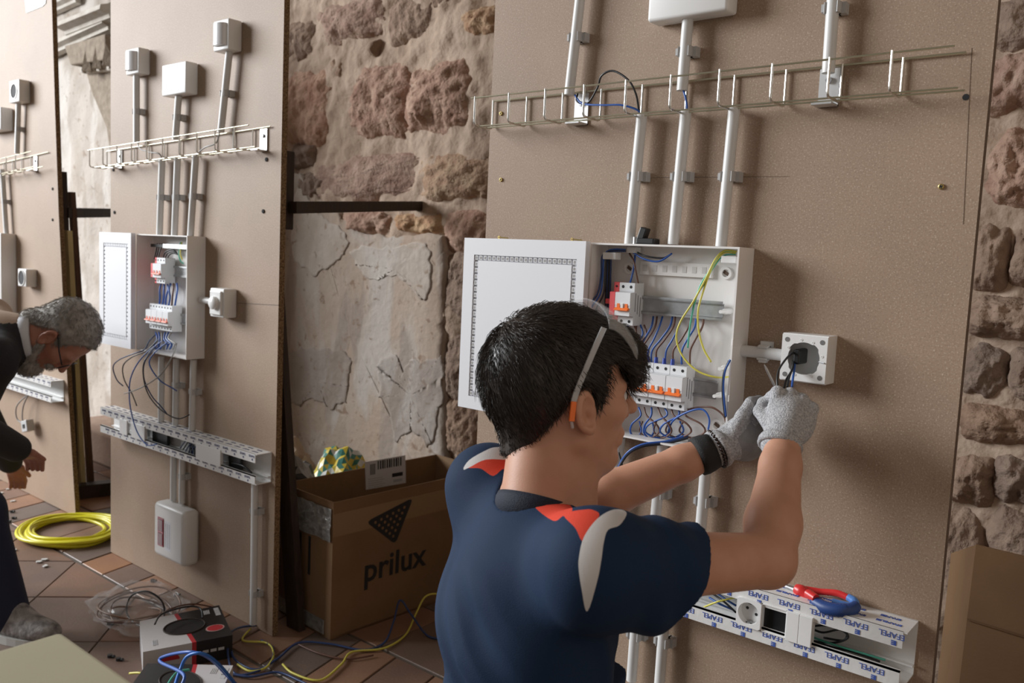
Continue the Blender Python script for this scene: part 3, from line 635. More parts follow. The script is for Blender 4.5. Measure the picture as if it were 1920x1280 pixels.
# ---- breakers
MOD = 0.0177
def breaker(label, x_right, poles, zc, group, red=False, yb=-.013, deep=.047, nose=.014, name='circuit_breaker', hh=.0415, detail=True, orange=M_ORANGE):
    x1 = x_right; x0 = x1 - MOD * poles; t = thing(name, label, 'breaker', ((x0 + x1) / 2, yb, zc - hh), group); yt = -deep; yn = -deep - nose; hn = .0235
    b = B(); prof = [(yb, -hh), (yt, -hh), (yt, -hn), (yn, -hn + .001), (yn, hn - .001), (yt, hn), (yt, hh), (yb, hh)]
    b.prism([(x0 + .0002, y, zc + z) for y, z in prof], (x1 - x0 - .0004, 0, 0)); b.build('body', M_BRK, t, bevel=.0006, seg=1)
    for a, c in ((hn + .0015, hh - .001), (-hh + .001, -hn - .0015)): B().bx(x0 + .0006, x1 - .0006, yt - .0006, yt, zc + a, zc + c).build('terminal_face', M_BRKW, t)
    B().bx(x0 + .0008, x1 - .0008, yn - .0006, yn, zc - .002, zc + hn - .0015).build('front_plate', M_BRKW, t)
    B().bx(x0 + .001, x1 - .001, yn - .0006, yn, zc - hn + .001, zc - .013).build('label_strip', M_BRKW, t)
    for k in range(poles):
        X = x0 + MOD * (k + .5)
        for s in (-1, 1):
            z_ = zc + s * .0335
            B().cyl((X, yt - .0009, z_), (X, yt + .001, z_), .0030, 12).build('terminal_hole', M_DARK, t)
        sl = B().bx(X - .0030, X + .0030, yn - .0012, yn, zc - .010, zc + .001).build('toggle', orange, t)
    B().prism([(x0 + .002, y, z) for y, z in ((yn + .001, zc - .0105), (yn - .0065, zc - .0130), (yn - .0075, zc - .0105), (yn - .001, zc - .0065))], (x1 - x0 - .004, 0, 0)).build('lever', orange, t, bevel=.0006, seg=1)
    for k in range(poles - 1 if detail else 0):
        B().bx(x0 + MOD * (k + 1) - .0028, x0 + MOD * (k + 1) + .0028, yn - .0025, yn, zc - .009, zc + .0015).build('bridge', M_WHITE, t, bevel=.0005)
    for k in range(3 if detail else 0):
        B().bx(x1, x1 + .0003, yb - .013 - .009 * k, yb - .0105 - .009 * k, zc - .024 + .005 * k, zc + .014 + .004 * k).build('side_print', mat('grey_print_dark', (0.25, 0.25, 0.26), rough=0.6), t)
    if red:
        wr = .0125; b = B(); b.prism([(x0 - wr, y, zc + z) for y, z in prof], (wr - .0002, 0, 0)); ro = b.build('red_module', M_RED, t, bevel=.0006, seg=1)
        for dx, s in ((-.0062, 1), (-.009, -1), (-.0035, -1)): B().cyl((x0 + dx, yt - .0009, zc + s * .0335), (x0 + dx, yt + .001, zc + s * .0335), .0021, 10).build('terminal_hole', M_DARK, ro)
        B().bx(x0 - wr - .016, x0 - wr, yt - .004, yt + .004, zc - .002, zc + .008).build('test_tab', M_RED, ro, bevel=.001)
    return t
zu = P(1189, 571, -.047).z; xu = P(1189, 571, -.047).x
breaker('two pole breaker with an attached red module, upper row of the near cabinet', xu, 2, zu, 'breakers in the near cabinet', red=True)
zl = P(1287, 730, -.047).z; xl_ = P(1286, 730, -.047).x
for k, nm in enumerate(('rightmost of the orange-levered breakers in the lower row of the near cabinet', 'second orange-levered breaker from the right in the lower row of the near cabinet', 'third orange-levered breaker from the right, its edge behind the kneeling person\'s fringe', 'leftmost breaker of the lower row, hidden behind the kneeling person\'s face')):
    breaker(nm, xl_ - k * MOD * 2, 2, zl, 'breakers in the near cabinet')
M_LEV2 = mat('pale_red_lever', (0.80, 0.24, 0.16), rough=0.4)
zr = P(310, 508, -.047).z
rail(cab2, dx0 + .012, dx1 - .02, zr); 
breaker('four pole breaker with a red end module in the middle board cabinet', P(310, 508, -.047).x, 3, zr, 'breakers in the middle cabinet', red=True, detail=False, orange=M_LEV2)
zr = P(322, 598, -.047).z; rail(cab2, dx0 + .012, dx1 - .02, zr); xr_ = P(323, 598, -.047).x
for k, nm in enumerate(('right end', 'second from right', 'second from left', 'left end')):
    breaker('double breaker at the %s of the lower row in the middle cabinet' % nm, xr_ - k * MOD * 2, 2, zr, 'breakers in the middle cabinet', detail=False, orange=M_LEV2)
B().bx(dx0 + .03, dx1 - .05, -.03, -.018, 1.135, 1.145).build('terminal_bar', M_BLACK, cab2); B().bx(dx0 + .11, dx1 - .055, -.032, -.03, 1.133, 1.147).build('terminal_screws', M_STEEL, cab2)
for z_ in (1.03, .90): B().tube([(dx1 - .012, -.004, z_), (dx1 - .012, -.05, z_)], [.006, .005], 12).build('plastic_post', M_WHITE, cab2, smooth='auto')

# ---- wiring of the near cabinet
GW = 'wires in the near cabinet'
def wz(label, pts, m, r=.0019, g_=GW): return wire(label, [P(520 + 0 + 0 if False else 1060 + x / 2.91, 420 + y / 2.91, Y) for x, y, Y in pts], r, m, g_)
rnd = random.Random(3)
ys = lambda a=-.012, b=-.05: rnd.uniform(b, a)
wz('yellow and green earth wire curving down the right of the near cabinet to its wall', [(935, 150, -.03), (870, 145, -.035), (820, 190, -.04), (770, 290, -.045), (700, 420, -.05), (630, 530, -.052), (606, 620, -.054), (640, 720, -.055), (720, 800, -.055), (820, 835, -.05), (900, 832, -.03)], M_YEL)
wz('yellow wire with a free end in the middle of the near cabinet', [(930, 158, -.028), (860, 160, -.034), (800, 240, -.04), (755, 360, -.045), (725, 470, -.05), (728, 580, -.05), (755, 680, -.05), (796, 752, -.05)], M_YEL)
wz('green wire hanging beside the yellow wires of the near cabinet', [(925, 148, -.03), (850, 155, -.036), (790, 250, -.042), (740, 330, -.045), (705, 430, -.047), (680, 560, -.048), (668, 675, -.048)], M_TEAL)
wz('thin green wire beside the yellow ones at the cabinet top', [(930, 165, -.027), (860, 175, -.033), (800, 250, -.038), (770, 310, -.042), (735, 360, -.044)], M_TEAL, .0015)
top = [(385, 160, -.03)]
for k, (xa_, xb_, m_) in enumerate(((530, 450, M_BLUE), (585, 470, M_BLUE), (600, 500, M_BROWN), (640, 545, M_BLUE), (690, 590, M_BROWN), (712, 635, M_BLUE), (755, 680, M_BROWN), (500, 410, M_BROWN), (480, 395, M_BLUE), (400, 385, M_BROWN))):
    lab = ('fifth', 'sixth', 'seventh', 'eighth', 'ninth', 'tenth', 'rightmost', 'fourth', 'third', 'second')[k] + ' from left, ' + ('blue' if m_ is M_BLUE else 'brown') + ' wire dropping onto the lower breakers of the near cabinet'
    wz(lab, [(xa_, 505, -.012), (xa_ - 15 + rnd.uniform(-6, 10), 560, -.028 - .003 * (k % 3)), ((xa_ + xb_) / 2 - 8, 630, -.036), (xb_ + rnd.uniform(-3, 8), 690, -.038), (xb_, 765, -.036)], m_)
for k in range(5):
    c = P(1060 + (405 + 45 * k) / 2.91, 420 + (733 + 5 * k) / 2.91, -.04)
    tag(B().tube([(c.x, c.y, c.z + .006), (c.x, c.y, c.z - .008)], [.0034, .0042], 10).build('wire_ferrule', mat('blue_ferrule', (0.03, 0.07, 0.40), rough=0.4), loc=c), ('first', 'second', 'third', 'fourth', 'fifth')[k] + ' small blue ferrule from left on the lower breakers of the near cabinet', 'ferrule', 'blue ferrules')
for k, (x0_, m_) in enumerate(((340, M_BLUE), (375, M_BROWN), (410, M_BLUE), (430, M_BROWN))):
    wz(('leftmost blue', 'left brown', 'right blue', 'rightmost brown')[k] + ' wire below the red module of the near cabinet', [(x0_, 550, -.03), (x0_ + 12, 600, -.035), (x0_ - 15, 650, -.038), (x0_ + 20, 700, -.035), (x0_ + 8, 760, -.035)], m_)
for k, (x0_, m_) in enumerate(((400, M_BLUE), (430, M_BROWN), (470, M_BLUE), (505, M_BROWN), (540, M_BLUE), (580, M_BROWN), (615, M_BLUE), (655, M_BROWN))):
    lab = ('first', 'second', 'third', 'fourth', 'fifth', 'sixth', 'seventh', 'eighth')[k] + ' from left, ' + ('blue' if m_ is M_BLUE else 'brown') + ' wire loop hanging under the near cabinet\'s lower breakers'
    d_ = rnd.uniform(-25, 45); e_ = rnd.uniform(40, 110) * (1 if k % 2 else -1)
    wz(lab, [(x0_, 1000, -.034), (x0_ + d_ * .5, 1045, -.042), (x0_ + e_ * .8, 1090, -.045), (x0_ + e_, 1135, -.04), (x0_ + e_ * .3, 1165, -.032), (x0_ - e_ * .3, 1130, -.026), (x0_ - e_ * .1, 1075, -.022)], m_)
wz('blue wire arching to the right under the lower breakers of the near cabinet', [(560, 1140, -.03), (590, 1070, -.045), (680, 1020, -.05), (750, 1012, -.05), (785, 1060, -.05), (780, 1120, -.045)], M_BLUE)
wz('brown wire arching to the right wall of the near cabinet', [(640, 1020, -.03), (720, 1000, -.04), (800, 1000, -.045), (860, 1040, -.04), (876, 1080, -.035)], M_BROWN)
wz('blue wire crossing the right edge of the near cabinet', [(900, 740, -.066), (872, 800, -.068), (862, 880, -.067), (868, 970, -.066), (876, 1050, -.066)], M_BLUE)
wz('black wire beside the blue one at the right edge of the near cabinet', [(893, 745, -.066), (866, 810, -.068), (858, 890, -.067), (862, 970, -.066), (872, 1055, -.066)], M_BLK)
for k, (a_, m_) in enumerate(((0, M_BLUE), (12, M_BLK), (-10, M_DBLUE))):
    wz(('blue', 'black', 'navy')[k] + ' wire of the bundle along the left wall of the near cabinet', [(330, 140 + k * 4, -.03), (250, 140 + k * 5, -.04), (212 + a_, 175, -.045), (205 + a_, 280, -.045), (190 + a_ * 1.5, 380, -.05), (140 + a_ * 2.5, 460, -.052), (115 + a_ * 3, 540, -.052)], m_)
for k in range(4):
    wz(('first', 'second', 'third', 'fourth')[k] + ' dark wire from left behind the left wall bundle of the near cabinet', [(225 + k * 8, 185, -.02), (222 + k * 8, 300, -.018), (220 + k * 7, 400, -.018), (215 + k * 6, 520, -.018)], M_DBLUE if k % 2 else M_BLK)
wz('black wire dropping to the upper breaker of the near cabinet', [(385, 150, -.02), (440, 175, -.03), (530, 185, -.03), (575, 165, -.028)], M_BLK)
wz('blue wire end under the top edge of the near cabinet', [(370, 155, -.025), (430, 190, -.032), (510, 203, -.032), (582, 160, -.03)], M_BLUE)
wz('blue wire entering the upper breaker of the near cabinet', [(380, 170, -.02), (375, 230, -.03), (362, 290, -.034), (352, 325, -.034)], M_BLUE)
wz('brown wire entering the upper breaker of the near cabinet', [(350, 160, -.02), (372, 200, -.03), (385, 260, -.034), (398, 325, -.034)], M_BROWN)
# bundle leaving through the bottom and hanging to the left
for k, m_ in enumerate((M_BLUE, M_DBLUE, M_BLK)):
    wire(('blue', 'navy', 'black')[k] + ' wire of the bundle leaving the near cabinet beside the kneeling person\'s chin', [P(1290, 815 + k * 3, -.03), P(1250, 827 + k * 2, -.055), P(1205, 833 + k * 2, -.075), P(1175, 850 + k * 2, -.08), P(1156, 885 + k * 3, -.07), P(1146 + k * 3, 930, -.05), P(1158 + k * 3, 965, -.04), P(1190, 992 + k * 2, -.035), P(1235, 1005 + k * 2, -.03)], .0023, m_, 'wires under the near cabinet')
wire('single black wire hanging below the near cabinet', [P(1160, 848, -.04), P(1168, 880, -.045), P(1172, 940, -.05), P(1165, 990, -.04)], .0019, M_BLK)

# black clip and tin cap on the near cabinet's top
t = thing('cable_gland', 'black plastic plug lying on top of the near cabinet', 'plug', P(1215, 455, -.035))
pp = P(1215, 455, -.035)
B().bx(pp.x - .022, pp.x + .018, -.045, -.02, cz1, cz1 + .012).build('plug_body', M_BLACK, t, bevel=.003)
B().obx((pp.x - .012, -.033, cz1 + .02), (.004, 0, .012), (.007, 0, -.002), (0, .009, 0)).build('strap', M_BLACK, t, bevel=.002)
c = P(1192, 447, -.03); tag(B().tube([(c.x, c.y, cz1), (c.x, c.y, cz1 + .014)], .0055, 14).build('metal_cap', M_STEEL, loc=(c.x, c.y, cz1), smooth='auto'), 'small metal cap beside the left conduit on top of the near cabinet', 'cap')

# ---- wiring of the middle cabinet
GW2 = 'wires in the middle cabinet'
def w4(label, pts, m, r=.0022, g_=GW2): return wire(label, [P(130 + x / 4.2675, 400 + y / 4.2675, Y) for x, y, Y in pts], r, m, g_)
for k in range(6):
    x0_ = 735 + 25 * k
    w4(('first', 'second', 'third', 'fourth', 'fifth, brown', 'sixth')[k] + ' wire from left between the two breaker rows of the middle cabinet', [(x0_, 560, -.03), (x0_ - 12 + 8 * (k % 3), 610, -.04), (x0_ - 10 + 6 * (k % 2), 670, -.042), (x0_ - 15, 735, -.036)], M_BLUE if k != 4 else M_BROWN, .0028)
for k in range(3):
    w4(('left', 'middle', 'right')[k] + ' black wire at the top of the middle cabinet', [(705 + 18 * k, 240, -.02), (695 + 15 * k, 300, -.03), (680 + 14 * k, 365, -.035)], M_BLK)
    w4(('outer', 'middle', 'inner')[k] + ' black wire loop above the upper breaker of the middle cabinet', [(750 + k * 18, 360, -.03), (770 + k * 16, 310 + k * 10, -.03), (830, 290 + k * 14, -.025), (870, 330, -.02)], M_BLK)
w4('green wire at the top right of the middle cabinet', [(890, 230, -.02), (875, 320, -.03), (890, 380, -.03), (915, 400, -.02)], M_TEAL)
w4('yellow wire at the top right of the middle cabinet', [(900, 230, -.02), (888, 320, -.032), (905, 370, -.03)], M_YEL)
for k in range(6):
    x0_ = 690 + 26 * k
    w4(('first', 'second', 'third', 'fourth', 'fifth', 'sixth')[k] + ' wire loop from left under the lower breakers of the middle cabinet', [(x0_, 950, -.03), (x0_ + 14 - 8 * k, 1000, -.042), (x0_ - 10 + 9 * k, 1050, -.045), (x0_ + 10, 1085, -.035), (x0_ + 30, 1040, -.025)], M_BLUE if k % 3 != 2 else M_GREYW, .0026)
for k, (pts, m) in enumerate((([(700, 960, -.03), (640, 1020, -.05), (600, 1090, -.062), (520, 1120, -.08), (400, 1170, -.08), (350, 1230, -.07), (380, 1330, -.06), (430, 1380, -.05)], M_DBLUE),
                 ([(720, 1000, -.04), (620, 1095, -.064), (500, 1150, -.085), (430, 1220, -.08), (440, 1330, -.07), (500, 1440, -.06), (540, 1540, -.05)], M_BLK),
                 ([(760, 1010, -.04), (640, 1095, -.066), (560, 1180, -.085), (500, 1290, -.085), (480, 1400, -.08), (490, 1560, -.075), (540, 1740, -.07), (620, 1850, -.07), (700, 1845, -.06)], M_BLUE),
                 ([(740, 1010, -.04), (660, 1100, -.066), (600, 1200, -.085), (600, 1330, -.08), (660, 1460, -.07), (730, 1540, -.06), (780, 1600, -.05)], M_DBLUE),
                 ([(800, 1020, -.04), (690, 1105, -.066), (640, 1200, -.08), (720, 1330, -.07), (830, 1400, -.05), (860, 1420, -.04)], M_BLUE),
                 ([(860, 1040, -.04), (830, 1130, -.066), (740, 1280, -.085), (600, 1380, -.085), (480, 1430, -.08), (440, 1440, -.07)], M_GREYW),
                 ([(740, 1020, -.04), (650, 1100, -.066), (590, 1230, -.09), (620, 1420, -.09), (720, 1560, -.09), (860, 1640, -.08), (960, 1610, -.06)], M_BLK))):
    w4(('leftmost navy', 'leftmost black', 'longest blue', 'inner navy', 'short blue', 'grey brown crossing', 'long black')[k] + ' loose wire hanging out of the middle cabinet', pts, m, .0021, 'loose wires hanging from the middle cabinet')

# ---- the open square mounting box in the boy's hands
sx0, sx1, sz0, sz1, sd = P(1465, 660, -.045).x, -0.486, .966, 1.0475, .045
mb = thing('mounting_box', 'open white square mounting box with round corner holes at the kneeling person\'s hands', 'box', ((sx0 + sx1) / 2, 0, sz0))
b = B(); cxm, czm = (sx0 + sx1) / 2, (sz0 + sz1) / 2; hw = (sx1 - sx0) / 2; n = 40; k = 0
def front_ring(b, ri, y0_, y1_):
    ring_ = []
    for i in range(n):
        a = 2 * math.pi * i / n; c_, s_ = math.cos(a), math.sin(a)
        sq = hw / max(abs(c_), abs(s_)); notch = .0025 if (i % 10) in (4, 5, 6) else 0
        ring_.append(((c_ * (ri + notch), s_ * (ri + notch)), (c_ * sq, s_ * sq)))
    k0 = len(b.v)
    for (i_, o_) in ring_:
        for (u, v), y in ((i_, y0_), (o_, y0_), (o_, y1_), (i_, y1_)): b.v.append((cxm + u, y, czm + v))
    for i in range(n):
        a = k0 + 4 * i; c = k0 + 4 * ((i + 1) % n)
        for j in range(4): b.f.append((a + j, c + j, c + (j + 1) % 4, a + (j + 1) % 4))
front_ring(b, .0275, -sd, -sd + .003); b.build('front_frame', M_WHITE, mb)
b = B(); w = .0022
b.bx(sx0, sx0 + w, -sd + .003, -.003, sz0, sz1); b.bx(sx1 - w, sx1, -sd + .003, -.003, sz0, sz1); b.bx(sx0 + w, sx1 - w, -sd + .003, -.003, sz0, sz0 + w); b.bx(sx0 + w, sx1 - w, -sd + .003, -.003, sz1 - w, sz1); b.bx(sx0, sx1, -.003, 0, sz0, sz1)
b.build('shell', M_WHITE, mb)
for sx_ in (-1, 1):
    for sz_ in (-1, 1):
        c = (cxm + sx_ * .030, -sd - .0004, czm + sz_ * .030); B().cyl(c, (c[0], -sd + .003, c[2]), .0042, 16).build('corner_hole', mat('hole_grey', (0.16, 0.155, 0.15), rough=0.7), mb)
for a in (0.2, 1.1, 1.75, 2.6, 4.3, 5.2): c = (cxm + .0318 * math.cos(a), -sd - .0006, czm + .0318 * math.sin(a)); B().ring(c, (1, 0, 0), (0, 0, 1), .0009, .0022, (0, .001, 0), 12).build('screw_eye', M_WHITE, mb)
B().bx(cxm - .02, cxm - .008, -sd + .004, -.002, czm - .012, czm + .014).build('rubber_entry', M_BLACK, mb, bevel=.003)
B().cyl((cxm + .026, -sd + .001, czm - .003), (cxm + .036, -sd - .001, czm - .004), .0012, 8).build('fixing_screw', M_STEEL, mb)
for k, (pts, m) in enumerate((([(1490, 660, -.035), (1478, 668, -.06), (1462, 690, -.075), (1457, 712, -.09), (1460, 735, -.1)], M_BLK),
                 ([(1488, 675, -.035), (1486, 690, -.06), (1480, 706, -.075), (1476, 725, -.09)], M_BLK), ([(1490, 680, -.035), (1489, 695, -.06), (1487, 708, -.075), (1485, 725, -.09)], M_BLUE), ([(1488, 680, -.035), (1484, 695, -.06), (1474, 712, -.078), (1470, 728, -.09)], M_BLK))):
    wire(('black wire arching out of the open mounting box into the gloved hand', 'black wire pulled straight from the open mounting box', 'blue wire pulled from the open mounting box', 'second straight black wire pulled from the open mounting box')[k], [P(*q) for q in pts], .0019, m, 'wires from the open mounting box')

# ---- wall trunking with printed film
def e_logo(m, s):
    key = ('elogo', m.name, s)
    if key in _tcache: return _tcache[key]
    b = B().bx(-.5 * s, -.05 * s, -.5 * s, .5 * s, 0, .0003)
    for k in (-1, 0, 1): b.bx(-.05 * s, .5 * s, (k * .36 - .12) * s, (k * .36 + .12) * s, 0, .0003)
    o = b.build('e_mark', m); _tcache[key] = o.data; bpy.data.objects.remove(o); return _tcache[key]
def put(name, me, parent, c, ex, ey):
    ex, ey = Vector(ex).normalized(), Vector(ey).normalized(); ez = ex.cross(ey); o = bpy.data.objects.new(name, me); COL.objects.link(o); o.parent = parent
    c = Vector(c) - parent.location if parent.parent is None else Vector(c) - parent.location - parent.parent.location
    o.matrix_local = Matrix(((ex.x, ey.x, ez.x, c.x), (ex.y, ey.y, ez.y, c.y), (ex.z, ey.z, ez.z, c.z), (0, 0, 0, 1))); return o
M_FILM = mat('trunking_film', (0.74, 0.735, 0.72), rough=0.3, var=0.06, vscale=40, bump=0.06, bscale=90)
def trunking(label, x0, x1, z0, z1, d, lip, ts, pitch, flip, pm, y0=0.0, tilt=0.0):
    t = thing('trunking', label, 'trunking', ((x0 + x1) / 2, y0, z0)); w = .0022
    b = B().bx(x0, x1, y0 - .003, y0 - .0003, z0, z1); b.bx(x0, x1, y0 - d, y0 - .002, z1 - w, z1); b.bx(x0, x1, y0 - d, y0 - .002, z0, z0 + w)
    b.bx(x0, x1, y0 - .012, y0 - .003, z0 + .016, z0 + .019); b.build('channel', M_WHITE, t)
    b = B().bx(x0, x1 - .006, y0 - d - .0006, y0 - d + w, z1 - lip, z1); tf = b.build('upper_flange', M_FILM, t)
    b = B().bx(x0, x1 - .006, y0 - d - .0006, y0 - d + w, z0, z0 + lip); b.bx(x0, x1 - .006, y0 - d - .0006, y0 - d + .006, z0 + lip - .003, z0 + lip); bf = b.build('lower_flange', M_FILM, t)
    yv = y0 - d - .0009; s = -1 if flip else 1; n = int((x1 - x0) / pitch); lg = e_logo(pm, ts * .62); tm = text_mesh('EFAPEL', ts, pm, bold=ts * .002)
    for k in range(n):
        X = x1 - .02 - pitch * (k + .05)
        if X - ts * 1.5 < x0: continue
        for (zz, o_) in ((z1 - lip * .34, 0), (z0 + lip * .62, 1)):
            par = bf if o_ else tf; sh = pitch * .45 * o_
            if X - sh - ts * 1.5 < x0: continue
            put('print_word', tm, par, (X - sh, yv, zz + (0 if o_ else -.000)), (s, 0, 0), (0, 0, s))
            put('print_mark', lg, par, (X - sh + ts * .3, yv, zz - ts * .95 if not o_ else zz - ts * 1.0), (s, 0, 0), (0, 0, s))
        tm2 = text_mesh('EFAPEL', ts * .8, pm, bold=ts * .01)
        for r_ in (.35, .72):
            put('print_word', tm2, t, (X - r_ * .02, y0 - d * (1 - r_) * .98 - .002, z1 + .0004), (s, 0, 0), (0, s, 0)); put('print_mark', lg, t, (X - pitch * .48, y0 - d * (1 - r_) - .002, z1 + .0001), (s, 0, 0), (0, s, 0))
    return t
TZ0, TZ1, TD = .5035, .5955, .066
tr1 = trunking('white trunking with upside-down blue lettering under the red pliers', X1L + .03, -.318, TZ0, TZ1, TD, .0275, .0128, .056, True, M_PRINT)
tr2 = trunking('white trunking with tiny blue print across the middle board', -3.035, -2.083, .466, .556, .052, .026, .0095, .045, False, M_PRINTD)
xr3 = P(93, 740, Y3 - .05).x
tr3 = trunking('white trunking on the farthest board below the bending person\'s head', xr3 - .75, xr3 + .02, P(88, 752, Y3 - .05).z, P(88, 712, Y3 - .05).z, .05, .026, .0095, .05, False, M_PRINTD, Y3)
# devices clipped into the near trunking
def dev_x(px, py, y=-TD - .004): return P(px, py, y).x
oz0, oz1 = TZ0 + .021, TZ1 - .021
xs0 = dev_x(1381, 1145); so = thing('power_socket', 'round white earthed socket in the near trunking', 'socket', (xs0 + .0225, -TD, oz0)); sc = Vector((xs0 + .0225, 0, (oz0 + oz1) / 2))
b = B(); n = 40; hw = .0225; cxm, czm = sc.x, sc.z
hwz = (oz1 - oz0) / 2
b = B(); ringp = []
for i in range(n):
    a = 2 * math.pi * i / n; c_, s_ = math.cos(a), math.sin(a); sq = 1 / max(abs(c_) / hw, abs(s_) / hwz); ringp.append(((c_ * .0195, s_ * .0195), (c_ * sq, s_ * sq)))
for (i_, o_) in ringp:
    for (u, v), y in ((i_, -TD - .005), (o_, -TD - .005), (o_, -TD + .004), (i_, -TD + .012)): b.v.append((cxm + u, y, czm + v))
for i in range(n):
    a = 4 * i; c = 4 * ((i + 1) % n)
    for j in range(4): b.f.append((a + j, c + j, c + (j + 1) % 4, a + (j + 1) % 4))
b.build('frame', M_WHITE, so, smooth='auto')
B().tube([(cxm, -TD + .0125, czm), (cxm, -TD + .010, czm)], .0197, 32).build('well', M_WHITE, so)
for dx, dz in ((-.0085, .004), (.0085, -.0035)): B().cyl((cxm + dx, -TD + .0095, czm + dz), (cxm + dx, -TD + .011, czm + dz), .0027, 14).build('pin_hole', M_DARK, so)
for s in (-1, 1): B().bx(cxm - .0028, cxm + .0028, -TD - .001, -TD + .010, czm + s * .0175 - .0016, czm + s * .0175 + .0016).build('earth_contact', M_STEEL, so)
xw = xs0 + .045
fr = thing('module_frame', 'empty frame with dark opening beside the round socket in the near trunking', 'frame', (xw + .0225, -TD, oz0))
b = B(); x0_, x1_ = xw, xw + .045
for (a, c, e, f_) in ((x0_, x0_ + .0012, oz0, oz1), (x1_ - .0012, x1_, oz0, oz1), (x0_, x1_, oz0, oz0 + .0015), (x0_, x1_, oz1 - .0015, oz1)): b.bx(a, c, -TD - .003, -TD + .02, e, f_)
b.build('frame', M_WHITE, fr); B().bx(x0_ + .001, x1_ - .001, -TD + .008, -TD + .010, oz0 + .002, oz1 - .002).build('back_plate', M_BLACK, fr)
for k, lb in enumerate(('left', 'right')):
    x0_ = xw + .045 + k * .0225; o = B().bx(x0_ + .0002, x0_ + .0223, -TD - .0055, -TD + .01, oz0 - .001, oz1 + .001).build('blank_module', M_WHITE, bevel=.0008, loc=(x0_ + .011, -TD, oz0))
    tag(o, '%s one of the two white blank modules in the near trunking' % lb, 'blank module', 'blank modules')
for k, (pts, m) in enumerate((([(1505, 1168, -.03), (1540, 1185, -.04), (1575, 1180, -.05), (1590, 1195, -.05), (1560, 1205, -.03), (1520, 1200, -.02)], M_BLK), ([(1515, 1175, -.02), (1550, 1172, -.03), (1585, 1182, -.04), (1582, 1200, -.04), (1545, 1195, -.02)], M_BLK), ([(1512, 1190, -.02), (1560, 1207, -.04), (1620, 1225, -.03), (1660, 1237, -.02)], M_TEAL), ([(1512, 1195, -.02), (1550, 1210, -.03), (1600, 1222, -.03), (1650, 1240, -.02)], M_BLK))):
    wire(('black wire loop in the open end of the near trunking', 'smaller black wire loop in the open end of the near trunking', 'teal wire lying in the open end of the near trunking', 'straight black wire in the open end of the near trunking')[k], [P(*q) for q in pts], .0019, m)
for k, (pts, m) in enumerate((([(1330, 1120, -.04), (1350, 1132, -.05), (1375, 1143, -.04)], M_BLUE), ([(1335, 1112, -.03), (1358, 1128, -.05), (1380, 1148, -.04)], M_BLK), ([(1320, 1138, -.05), (1345, 1128, -.055), (1378, 1120, -.04)], M_YEL), ([(1345, 1112, -.03), (1362, 1124, -.04), (1380, 1135, -.03)], M_BLUE))):
    wire(('blue', 'black', 'yellow', 'second blue')[k] + ' wire in the near trunking left of the round socket', [P(*q) for q in pts], .0019, m)
# devices in the middle board's trunking
def module2(label, pa, pb, m, dark=False):
    xa, xb = P(pa, 0 + 800 + (pa - 190) * .28, -.055).x, P(pb, 800 + (pb - 190) * .28, -.055).x; za, zb_ = .466 + .019, .556 - .019
    return tag(B().bx(xa, xb, (-.03 if dark else -.0555), (-.02 if dark else -.045), za, zb_).build('trunking_module', m, bevel=.001, loc=(xa, -.05, za)), label, 'module')
module2('white module near the left end of the middle trunking', 224, 238, M_WHITE)
module2('dark opening beside the left module of the middle trunking', 238, 246, M_BLACK, True)
module2('pale module left of the dark gap in the middle trunking', 246, 271, M_WHITE)
module2('black devices deep in the middle trunking', 272, 300, M_BLACK, True)
so2 = module2('white module with a small round socket in the middle trunking', 367, 413, M_WHITE)
module2('black connector in the right of the middle trunking', 415, 437, M_BLACK, True)
for k in range(5):
    wire(('first', 'second', 'third', 'fourth', 'fifth')[k] + ' dark wire from left crossing the opening of the middle trunking', [P(338 + k * 5, 840 + k * 3, -.02), P(350 + k * 4, 825 + k * 3, -.035), P(356 + k * 3, 835 + k * 4, -.03), P(354 + k * 3, 858 + k * 2, -.02)], .002, (M_DBLUE, M_BLK)[k % 2], 'wires in the middle trunking')
wire('dark cable lying in the right end of the middle trunking', [P(435, 868, -.03), P(455, 873, -.035), P(472, 886, -.03)], .0028, M_BLK)
# small loose socket hanging by its wires on the farthest board
t = thing('hanging_module', 'small grey socket module hanging by wires in front of the farthest board', 'socket', P(52, 798, Y3 - .03))
c = P(52, 798, Y3 - .03); B().obx(c, (.028, 0, .008), (-.007, 0, .024), (0, .016, 0)).build('module_body', mat('module_grey', (0.5, 0.5, 0.5), rough=0.4), t, bevel=.003)
B().obx((c.x, c.y - .017, c.z), (.010, 0, .003), (-.002, 0, .008), (0, .001, 0)).build('module_slot', M_DARK, t)
for k in range(2): wire(('thick', 'thin')[k] + ' grey wire holding the hanging module on the farthest board', [P(54, 738, Y3 - .03), P(44 - k * 12, 760, Y3 - .04), P(42 - k * 10, 785, Y3 - .04), P(48, 796, Y3 - .03)], .003, M_GREYW)

